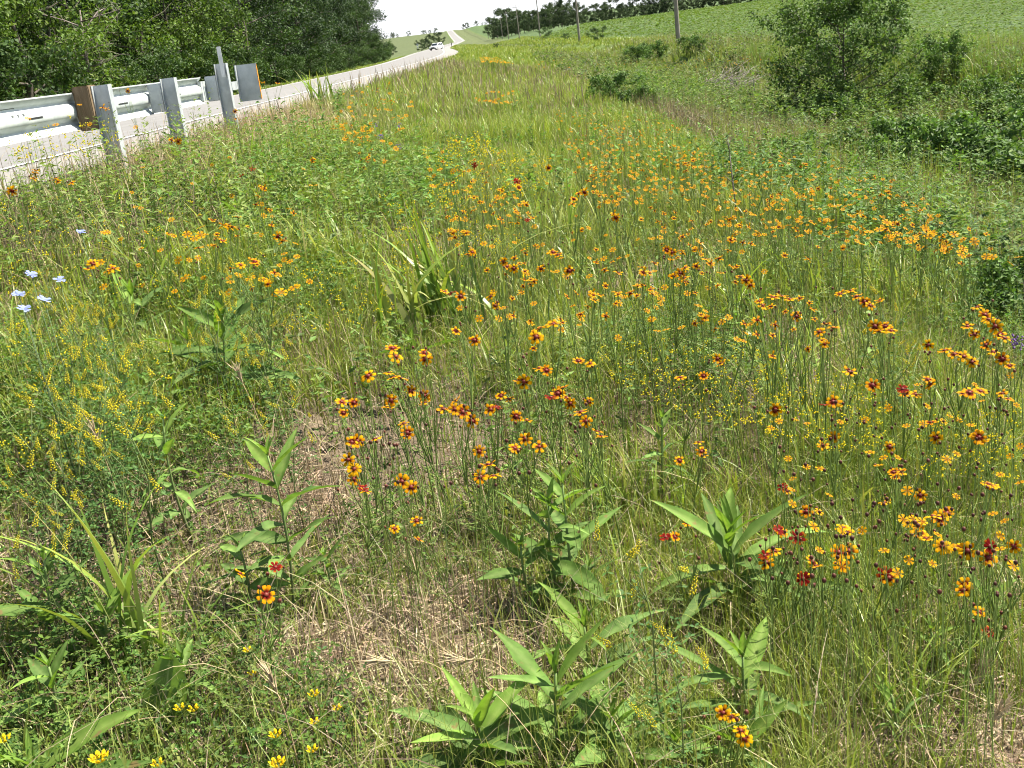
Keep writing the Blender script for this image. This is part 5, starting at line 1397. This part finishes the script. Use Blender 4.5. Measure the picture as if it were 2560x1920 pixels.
 ([(1735, 1250, 'cr'), (1738, 1243, '')], 'red and yellow coreopsis low at right', 0.46, 1.05), ([(1920, 1248, 'c'), (1912, 1240, 'cr')], 'coreopsis with two crimson hearts low at right', 0.46, 1.05), ([(1755, 1213, ''), (1762, 1222, '')], 'crumpled coreopsis left of the big pair', 0.48, 0.9), ([(1722, 1160, 'cr'), (1730, 1165, '')], 'reddish coreopsis beside the bushy sunflower', 0.5, 0.95),
 ([(1682, 1145, 'r'), (1690, 1150, '')], 'dark coreopsis cluster at the top of the bushy sunflower', 0.5, 0.9), ([(1655, 1215, 'c'), (1652, 1200, 'r')], 'coreopsis touching the bushy sunflower leaves', 0.48, 0.95), ([(1672, 1190, '')], 'small coreopsis between the bushy sunflower and the crumpled one', 0.48, 0.85),
 ([(2000, 1163, ''), (1985, 1150, '')], 'coreopsis pair in the lower right group', 0.5, 0.95), ([(2035, 1180, 'c'), (2045, 1183, '')], 'wide coreopsis in the lower right group', 0.5, 1.0), ([(2090, 1190, 'c'), (2078, 1182, '')], 'leaning red-hearted coreopsis in the lower right group', 0.5, 1.05), ([(2135, 1205, 'c'), (2138, 1180, 'r')], 'flat dark-centred coreopsis near the right edge', 0.5, 1.0),
 ([(2085, 1265, 'c'), (2082, 1275, 's')], 'coreopsis low by the right edge', 0.46, 0.95), ([(2190, 1180, 'c')], 'coreopsis cut by the right edge', 0.5, 0.95), ([(2115, 1322, ''), (2135, 1365, 'r')], 'small orange coreopsis lowest at the right', 0.44, 0.85), ([(1690, 1052, 'r'), (1700, 1060, '')], 'brownish coreopsis beside the dry patch at right', 0.5, 0.8),
 ([(1910, 1085, 's'), (1930, 1020, '')], 'thin coreopsis in the open green at right', 0.52, 0.8),
 ([(495, 488, ''), (485, 486, 's'), (502, 490, '')], 'coreopsis cluster with red centres under the upper left sunflower plant', 0.62, 1.1), ([(600, 510, ''), (610, 520, 's')], 'slanting orange coreopsis in the upper left meadow', 0.62, 1.0), ([(545, 560, 's'), (520, 572, ''), (550, 565, '')], 'coreopsis row in the left meadow', 0.6, 0.95), ([(430, 535, 's'), (480, 520, '')], 'dull orange coreopsis in the left meadow', 0.6, 0.95),
 ([(245, 580, ''), (235, 585, 's')], 'coreopsis with red stripes in the left meadow', 0.62, 1.0), ([(200, 570, ''), (192, 580, '')], 'coreopsis left of the striped one', 0.6, 0.9), ([(75, 375, ''), (78, 368, ''), (72, 385, '')], 'coreopsis group at the left edge below the guardrail', 0.62, 0.95), ([(25, 412, 'c')], 'red-hearted coreopsis at the far left edge', 0.62, 1.05), ([(120, 385, 's'), (125, 392, '')], 'edge-on coreopsis right of the left edge group', 0.6, 0.9), ([(155, 395, 's')], 'flat coreopsis below the guardrail shadow', 0.6, 0.9),
 ([(385, 305, 'c'), (370, 302, '')], 'coreopsis pair before the middle guardrail post', 0.62, 1.1), ([(230, 235, ''), (222, 232, 's')], 'coreopsis against the first guardrail post', 0.72, 1.1), ([(276, 196, 'c')], 'coreopsis standing up against the guardrail beam', 0.78, 1.1), ([(508, 240, 'c'), (510, 256, '')], 'coreopsis pair against the last guardrail post', 0.72, 1.1), ([(568, 178, ''), (600, 180, '')], 'coreopsis standing up against the road by the end plate', 0.85, 1.15),
 ([(545, 365, 'r'), (522, 380, 'r')], 'two dark red coreopsis heads in the upper left meadow', 0.62, 1.0), ([(676, 346, 'c')], 'lone yellow coreopsis above the upper left leaves', 0.6, 0.95),
]
for heads, lab, h, sz in NEAR:
    coreopsis(heads, lab, h, 'coreopsis flowers of the meadow', True if heads[0][1] > 520 else False, sz, 4 if heads[0][1] > 850 and heads[0][0] > 1600 else 3)
# smaller ones farther up: copies of a few plants
PROTO = []
def mid_proto(i):
    root = empty('coreopsis', (0, 0, 0)); tag(root, 'x', 'flower', 'coreopsis flowers of the meadow')
    n = 2 + i % 3
    rel = [np.array([rng.normal(0, 0.055), rng.normal(0, 0.055), 0.58 + rng.uniform(-0.05, 0.05)]) for _ in range(n)]
    stem_net(rel, rel[:1], 0.58).build('stem', 'stem', root)
    for p in rel: link('flower_head', HEAD[rng.integers(6)], root, p, aim(unit(np.array([rng.normal(0.1, 0.35), rng.normal(-0.3, 0.35), 0.9]))), rng.uniform(0.48, 0.75))
    return root
def in_poly(poly):
    P = np.array(poly, float); lo, hi = P.min(0), P.max(0)
    while True:
        q = lo + (hi - lo) * rng.uniform(0, 1, 2); c = False; j = len(P) - 1
        for i in range(len(P)):
            if (P[i, 1] > q[1]) != (P[j, 1] > q[1]) and q[0] < (P[j, 0] - P[i, 0]) * (q[1] - P[i, 1]) / (P[j, 1] - P[i, 1]) + P[i, 0]: c = not c
            j = i
        if c: return q
def scatter(poly, n, h, a, b_):
    q = np.array([in_poly(poly) for _ in range(n)]); hh_ = h * rng.uniform(a, b_, n)
    P = spots(q[:, 0] * K, q[:, 1] * K, hh_)
    return [(P[i], hh_[i]) for i in range(n) if np.isfinite(P[i]).all()]
REG = [([(1290, 250), (1420, 255), (1500, 290), (1510, 420), (1300, 440), (1230, 330)], 44, 'orange coreopsis in the dense band above the middle of the meadow'),
       ([(1500, 325), (1780, 340), (2060, 450), (1990, 540), (1560, 500)], 40, 'orange coreopsis in the dense band along the ditch edge'),
       ([(900, 350), (1120, 340), (1130, 470), (960, 480)], 16, 'yellow coreopsis among the trefoil in the upper middle meadow'),
       ([(745, 270), (830, 330), (835, 365), (780, 330)], 9, 'coreopsis in the bright slanting streak at the upper left'), ([(700, 258), (760, 255), (760, 275), (705, 278)], 4, 'coreopsis in the small group left of the slanting streak'),
       ([(770, 180), (870, 190), (850, 240), (770, 250)], 10, 'coreopsis near the road edge in the upper meadow'),
       ([(1420, 440), (1620, 480), (1580, 560), (1380, 520)], 10, 'scattered coreopsis below the dense band'),
       ([(960, 480), (1250, 470), (1420, 540), (1400, 700), (1250, 760), (960, 700)], 22, 'coreopsis scattered through the middle meadow'), ([(1420, 560), (1750, 560), (1850, 640), (1700, 760), (1430, 740)], 16, 'coreopsis scattered through the right of the middle meadow'), ([(300, 430), (650, 430), (640, 600), (320, 590)], 9, 'coreopsis scattered through the left meadow'),
       ([(2010, 495), (2120, 500), (2110, 540), (2020, 530)], 7, 'coreopsis in the isolated group near the ditch bushes')]
PR = [mid_proto(i) for i in range(8)]
used = 0
for poly, n, lab in REG:
    for i in range(n):
        q = in_poly(poly); p = S(q[0], q[1], 0.58)
        if p is None: continue
        o = PR[used] if used < 8 else copy_tree(PR[used % 8])
        o.location = [float(v) for v in p]; o.rotation_euler = (0, 0, random.uniform(-0.7, 0.7)); s_ = random.uniform(0.85, 1.2); o.scale = (s_, s_, random.uniform(0.9, 1.1))
        o['label'] = lab; used += 1
print('coreopsis', N_CORE, used)
# the far ones, past counting
mass = MB()
star = MB()
for k2 in range(6):
    a = k2 * 1.047; V = np.array([(0, 0, 0.0), (0.024, 0.008, 0), (0.024, -0.008, 0)]); star.add(rotz(V, a), [(0, 2, 1)], np.array([(0.22, 0.05, 0.002), (0.66, 0.36, 0.002), (0.62, 0.31, 0.002)]))
SV, ST, SCc = star.arrays()
def mass_head(p, s_, tint=None):
    nrm = unit(np.array([rng.normal(0.1, 0.35), rng.normal(-0.4, 0.35), 0.9])); M_ = np.array(Vector([float(v) for v in nrm]).to_track_quat('Z', 'Y').to_matrix())
    mass.add(SV @ M_.T * s_ + p, ST, SCc if tint is None else np.tile(np.array(tint), (len(SV), 1)))
FARREG = [([(1180, 235), (1420, 255), (1500, 290), (1560, 430), (1300, 450), (1230, 330)], 380, 0.58, 0.5), ([(1500, 320), (1780, 335), (2060, 450), (1990, 540), (1560, 500)], 330, 0.58, 0.5), ([(1800, 440), (2212, 540), (2200, 580), (1850, 500)], 30, 0.55, 1.0),
          ([(1035, 122), (1075, 124), (1110, 138), (1040, 134)], 120, 0.6, 1.3), ([(1110, 128), (1700, 125), (1720, 150), (1100, 145)], 110, 0.55, 1.2), ([(1020, 200), (1110, 195), (1120, 225), (1030, 225)], 40, 0.55, 1.0),
          ([(730, 170), (900, 200), (860, 330), (740, 300)], 60, 0.5, 1.0), ([(900, 350), (1150, 340), (1200, 480), (960, 500)], 25, 0.55, 0.9), ([(350, 480), (700, 490), (650, 640), (350, 620)], 12, 0.5, 0.9), ([(40, 180), (300, 190), (300, 280), (40, 300)], 14, 0.6, 1.0), ([(1650, 860), (2212, 780), (2212, 1250), (1700, 1250)], 60, 0.42, 0.5), ([(900, 300), (1300, 300), (1700, 560), (1600, 760), (1000, 700)], 130, 0.5, 0.6), ([(200, 330), (700, 330), (700, 640), (200, 640)], 50, 0.48, 0.6)]
foot, tall_ = [], []
def thin_stems(mb, foot, tall_, w):
    n = len(foot); P = np.array(foot); dd = np.maximum(1.0, 0.18 * np.linalg.norm(P - EYE, axis=1))
    mb.add(*blades(P, np.array(tall_) - 0.002, w * dd, rng.uniform(0, 6.28, n), np.zeros(n), jit((0.13, 0.18, 0.045), n), jit((0.15, 0.21, 0.05), n), 2, rng.uniform(0, 3, n), 6.0))
for poly, n, h, s_ in FARREG:
    for p, hh_ in scatter(poly, n, h, 0.8, 1.1):
        mass_head(p + np.array([0, 0, hh_]), s_ * random.uniform(0.8, 1.2)); foot.append(p); tall_.append(hh_)
thin_stems(mass, foot, tall_, 0.0022)
mo_ = mass.build('far_coreopsis', 'petal', smooth=False); tag(mo_, 'countless tiny orange coreopsis heads scattered through the meadow behind', 'flowers', kind='stuff')

# dark buds and spent heads in the coreopsis stand at right
budm = MB(); BV, BT, BC = BUD_B.arrays()
for poly, n, h in (([(1650, 880), (2212, 800), (2212, 1290), (1660, 1260)], 170, 0.5), ([(950, 380), (1200, 380), (1200, 520), (950, 520)], 60, 0.55), ([(740, 800), (1320, 860), (1320, 1080), (760, 1060)], 45, 0.55), ([(60, 330), (240, 340), (240, 420), (60, 430)], 30, 0.5)):
    for p, hh_ in scatter(poly, n, h, 0.75, 1.1):
        s_ = random.uniform(0.6, 1.0); budm.add(BV * s_ + p + np.array([0, 0, hh_]), BT, BC * random.uniform(0.35, 0.8))
        lean = np.array([random.gauss(0, 0.04), random.gauss(0, 0.04), -hh_]); budm.add(*tube([p + np.array([0, 0, hh_ - 0.004]), p + np.array([0, 0, hh_]) + lean], [0.0009, 0.0012], SC[0], 3, False))
bo_ = budm.build('spent_flower_heads', 'stem'); tag(bo_, 'dark round buds and spent heads on thin stems among the coreopsis', 'seed heads', kind='stuff')

# ------------------------------------------------------------------ yellow sweet clover, trefoil, chicory, vetch
def blob(p, s_, col, axis=None):
    V = np.array([(1, 0, 0), (-1, 0, 0), (0, 1, 0), (0, -1, 0), (0, 0, 1), (0, 0, -1)], float) * s_ * rng.uniform(0.7, 1.3, (6, 1)) + p
    T = [(0, 2, 4), (2, 1, 4), (1, 3, 4), (3, 0, 4), (2, 0, 5), (1, 2, 5), (3, 1, 5), (0, 3, 5)]
    return V, T, np.tile(np.asarray(col) * rng.uniform(0.85, 1.12), (6, 1))
def spike_mesh():
    b = MB(); n = 34
    for i in range(n):
        f = i / n; a = i * 2.4; r_ = 0.0062 * (1 - 0.65 * f)
        b.add(*blob((r_ * math.cos(a), r_ * math.sin(a), f * 0.052), 0.0026 * (1 - 0.4 * f), (0.66, 0.57, 0.04) if f < 0.75 else (0.45, 0.48, 0.08)))
    b.add(*tube([(0, 0, -0.01), (0, 0, 0.055)], [0.0009, 0.0006], (0.15, 0.2, 0.06), 4, False)); return b.mesh('flower_spike', 'petal')
SPK = [spike_mesh() for _ in range(3)]
def sweet_proto(i):
    root = empty('sweet_clover', (0, 0, 0)); tag(root, 'x', 'flower', 'yellow sweet clover plants')
    b = MB(); H = 0.52; tips = []
    main = np.array([(0, 0, -0.02), (0.02, 0.01, 0.2), (0.0, 0.03, 0.38), (0.03, 0.02, H)]); b.add(*tube(main, [0.0026, 0.0022, 0.0017, 0.001], (0.12, 0.16, 0.05), 5)); tips.append(main[-1])
    for k2 in range(6):
        f = rng.uniform(0.35, 0.9); p0 = np.array([np.interp(f * H, main[:, 2], main[:, c]) for c in range(3)]); a = k2 * 2.4 + i
        e = p0 + np.array([math.cos(a) * 0.09, math.sin(a) * 0.09, 0.10 + 0.05 * rng.random()]); b.add(*tube([p0, 0.5 * (p0 + e) + np.array([0, 0, -0.01]), e], [0.0013, 0.0010, 0.0007], (0.12, 0.17, 0.05), 4, False)); tips.append(e)
    b.build('stem', 'stem', root)
    lf = MB(); n = 70; f = rng.uniform(0.1, 1, n); k3 = rng.integers(0, len(tips), n); P = np.array([np.array(tips[k3[j]]) * f[j] for j in range(n)]) + rng.normal(0, 0.014, (n, 3)); P[:, 2] = np.maximum(P[:, 2], 0.02)
    P3 = np.repeat(P, 3, 0); a = np.repeat(rng.uniform(0, 6.28, n), 3) + np.tile([0, 1.9, 3.8], n); ax = np.stack([np.cos(a), np.sin(a), rng.normal(0.2, 0.3, 3 * n)], 1)
    lf.add(*leafquads(P3, ax, rng.normal(0, 0.35, (3 * n, 3)) + np.array([0, 0, 1]), rng.uniform(0.012, 0.02, 3 * n), 0.0075, mixcol([(0.06, 0.13, 0.03), (0.085, 0.16, 0.04)], 3 * n), 0.1, 0.5)); lf.build('foliage', 'weed', root, False)
    for t in tips: link('flower_spike', SPK[rng.integers(3)], root, t, (rng.normal(0, 0.5), rng.normal(0, 0.5), 0), rng.uniform(0.7, 1.15))
    return root
SWP = [sweet_proto(i) for i in range(4)]
SW = [([(20, 760), (230, 740), (330, 830), (320, 900), (40, 860)], 9, 'yellow sweet clover in the dense stand at the left edge'), ([(40, 860), (320, 900), (300, 1010), (60, 980)], 6, 'yellow sweet clover below the dense stand at left'),
      ([(30, 990), (240, 1000), (260, 1080), (60, 1100)], 5, 'yellow sweet clover behind the tall broad grass'), ([(390, 650), (600, 640), (600, 720), (420, 730)], 5, 'thin sweet clover in front of the dark hollow'), ([(1280, 1280), (1520, 1300), (1500, 1430), (1300, 1420)], 2, 'sweet clover sprig between the sunflower plants'),
      ([(400, 700), (700, 880), (650, 960), (500, 900)], 4, 'sweet clover sprig beside the broad-leaved plant'), ([(0, 560), (300, 620), (260, 700), (0, 680)], 6, 'sweet clover near the blue flowers'), ([(1850, 690), (1990, 690), (1960, 740), (1870, 740)], 3, 'sweet clover among the right meadow coreopsis')]
used2 = 0
for poly, n, lab in SW:
    for i in range(n):
        q = in_poly(poly); p = S(q[0], q[1], 0.42)
        if p is None: continue
        o = SWP[used2] if used2 < 4 else copy_tree(SWP[used2 % 4])
        o.location = [float(v) for v in p]; o.rotation_euler = (0, 0, random.uniform(0, 6.28)); s_ = random.uniform(0.7, 1.1); o.scale = (s_, s_, s_ * random.uniform(0.8, 1.05)); o['label'] = lab; used2 += 1
tf = MB(); foot, tall_ = [], []
for poly, n, h in (([(900, 320), (1190, 330), (1170, 420), (940, 440)], 220, 0.32), ([(820, 420), (1100, 400), (1150, 560), (850, 600)], 200, 0.30), ([(1270, 740), (1560, 730), (1950, 860), (1880, 990), (1500, 900), (1280, 800)], 380, 0.34), ([(0, 430), (420, 420), (640, 520), (600, 650), (0, 700)], 120, 0.36),
                   ([(600, 560), (850, 560), (850, 700), (620, 720)], 80, 0.3), ([(1950, 900), (2212, 880), (2212, 1050), (1980, 1030)], 90, 0.34), ([(0, 700), (380, 720), (360, 900), (0, 1050)], 70, 0.40), ([(960, 300), (1060, 280), (1060, 330), (960, 340)], 70, 0.3), ([(20, 200), (240, 210), (260, 330), (20, 350)], 120, 0.5)):
    for p, hh_ in scatter(poly, n, h, 0.7, 1.15):
        foot.append(p); tall_.append(hh_)
        c = p + np.array([0, 0, hh_]); dd = max(1.0, 0.22 * np.linalg.norm(c - EYE))
        for j in range(4): tf.add(*blob(c + rng.normal(0, 0.0055, 3) * dd, 0.0031 * dd, (0.66, 0.57, 0.025)))
thin_stems(tf, foot, tall_, 0.0018)
tfo = tf.build('yellow_trefoil_flowers', 'petal', smooth=False); tag(tfo, 'tiny yellow trefoil and clover blossoms sprinkled through the green', 'flowers', kind='stuff')
def trefoil(px, py, label, h=0.2, n=6, s_=1.0):
    p = S(px, py, h); root = empty('trefoil', p); tag(root, label, 'flower', 'yellow trefoil flowers in the foreground')
    b = MB(); b.add(*tube([(0.02, 0.01, 0), (0.01, 0, h * 0.6), (0, 0, h)], [0.0012, 0.001, 0.0009], (0.1, 0.16, 0.04), 4)); b.build('stem', 'stem', root)
    for i in range(n):
        a = i * 6.28 / n; b = MB(); r_ = 0.007 * s_; c = np.array([math.cos(a) * r_, math.sin(a) * r_, h])
        th = np.linspace(0, 6.28, 8)[:-1]; d1 = np.array([math.cos(a), math.sin(a), 0.35]); d2 = np.array([-math.sin(a), math.cos(a), 0])
        V = [c] + [c + s_ * (d1 * (0.006 + 0.0055 * math.cos(t)) + d2 * 0.0045 * math.sin(t) + np.array([0, 0, 0.004 * math.cos(t)])) for t in th]
        b.add(V, [(0, k2 + 1, (k2 + 1) % 7 + 1) for k2 in range(7)], np.array([(0.74, 0.54, 0.012)] + [(0.82, 0.64, 0.015)] * 7))
        b.add(*blob(c + d1 * 0.004 * s_ + np.array([0, 0, 0.002]), 0.0036 * s_, (0.68, 0.42, 0.012))); b.build('petal', 'petal', root, False)
for (x, y, lab, n, s_) in [(215, 1640, 'large yellow trefoil head at the bottom left', 9, 1.5), (10, 1598, 'yellow trefoil head at the lower left edge', 6, 1.1), (388, 1530, 'left one of two yellow trefoil heads beside the dock leaf', 5, 1.0), (418, 1532, 'right one of two yellow trefoil heads beside the dock leaf', 5, 1.0),
                           (678, 1500, 'yellow trefoil head at the lower edge of the straw patch', 6, 1.0), (595, 1588, 'yellow trefoil head above the one on the bottom edge', 7, 1.1), (600, 1650, 'yellow trefoil head on the bottom edge', 8, 1.3), (680, 1560, 'small yellow trefoil below the straw patch', 5, 0.9),
                           (675, 1620, 'yellow trefoil right of the bottom edge one', 5, 1.0), (728, 1530, 'yellow trefoil farthest right of the bottom group', 5, 0.9), (535, 1405, 'single yellow trefoil left of the straw patch', 5, 0.9), (545, 1455, 'faint small trefoil under the single one', 4, 0.8), (340, 1650, 'yellow trefoil cut by the bottom edge at left', 5, 1.0)]:
    trefoil(x, y, lab, 0.15, n, s_ * 0.72)
def chicory(px, py, label, edge=True, h=0.62):
    p = S(px, py, h); root = empty('chicory', p); tag(root, label, 'flower', 'blue chicory flowers')
    b = MB(); b.add(*tube([(0.03, 0.02, 0), (0.015, 0, h * 0.5), (0, 0, h - 0.004)], [0.002, 0.0016, 0.0011], (0.1, 0.15, 0.06), 5)); b.build('stem', 'stem', root)
    fh = empty('flower_head', (0, 0, h)); fh.parent = root; fh.rotation_euler = aim(unit(np.array([0.25 + rng.normal(0, 0.15), -0.12, 0.9])))
    b = MB(); V = [(0, 0, 0), (0.004, 0.0028, 0.001), (0.018, 0.0036, 0.003), (0.0205, 0.0022, 0.003), (0.0205, -0.0022, 0.003), (0.018, -0.0036, 0.003), (0.004, -0.0028, 0.001)]
    b.add(V, [(0, 1, 6), (1, 2, 5), (1, 5, 6), (2, 3, 4), (2, 4, 5)], np.array([(0.26, 0.31, 0.70)] * 7)); me = b.mesh('petal', 'petal')
    for k2 in range(14): link('petal', me, fh, None, (0, rng.normal(-0.1, 0.12), k2 * 6.283 / 14), 0.95)
for (x, y, lab) in [(175, 502, 'highest blue chicory flower in the left meadow'), (67, 594, 'largest blue chicory flower near the left edge'), (128, 605, 'blue chicory flower right of the largest one'), (40, 637, 'blue chicory flower nearest the left edge'), (95, 648, 'pale blue chicory flower above the lowest one'), (52, 668, 'lowest small blue chicory flower')]:
    chicory(x, y, lab)
def vetch(px, py, label, h=0.5):
    p = S(px, py, h); root = empty('vetch', p); tag(root, label, 'flower', 'purple vetch flowers')
    b = MB(); b.add(*tube([(0.02, 0, 0), (0, 0, h)], [0.002, 0.001], (0.1, 0.16, 0.05), 4)); b.build('stem', 'stem', root)
    b = MB()
    for i in range(26): b.add(*blob(np.array([rng.normal(0, 0.015), rng.normal(0, 0.015), h + rng.uniform(-0.02, 0.03)]), 0.005, (0.26, 0.17, 0.40)))
    b.build('flower_head', 'petal', root, False)
for (x, y, lab) in [(810, 272, 'purple vetch head right of the slanting coreopsis streak'), (862, 272, 'fainter purple vetch head farther right'), (822, 297, 'purple vetch head in the middle of its group'), (862, 318, 'lowest purple vetch head'), (2205, 742, 'purple vetch at the right picture edge')]:
    vetch(x, y, lab)
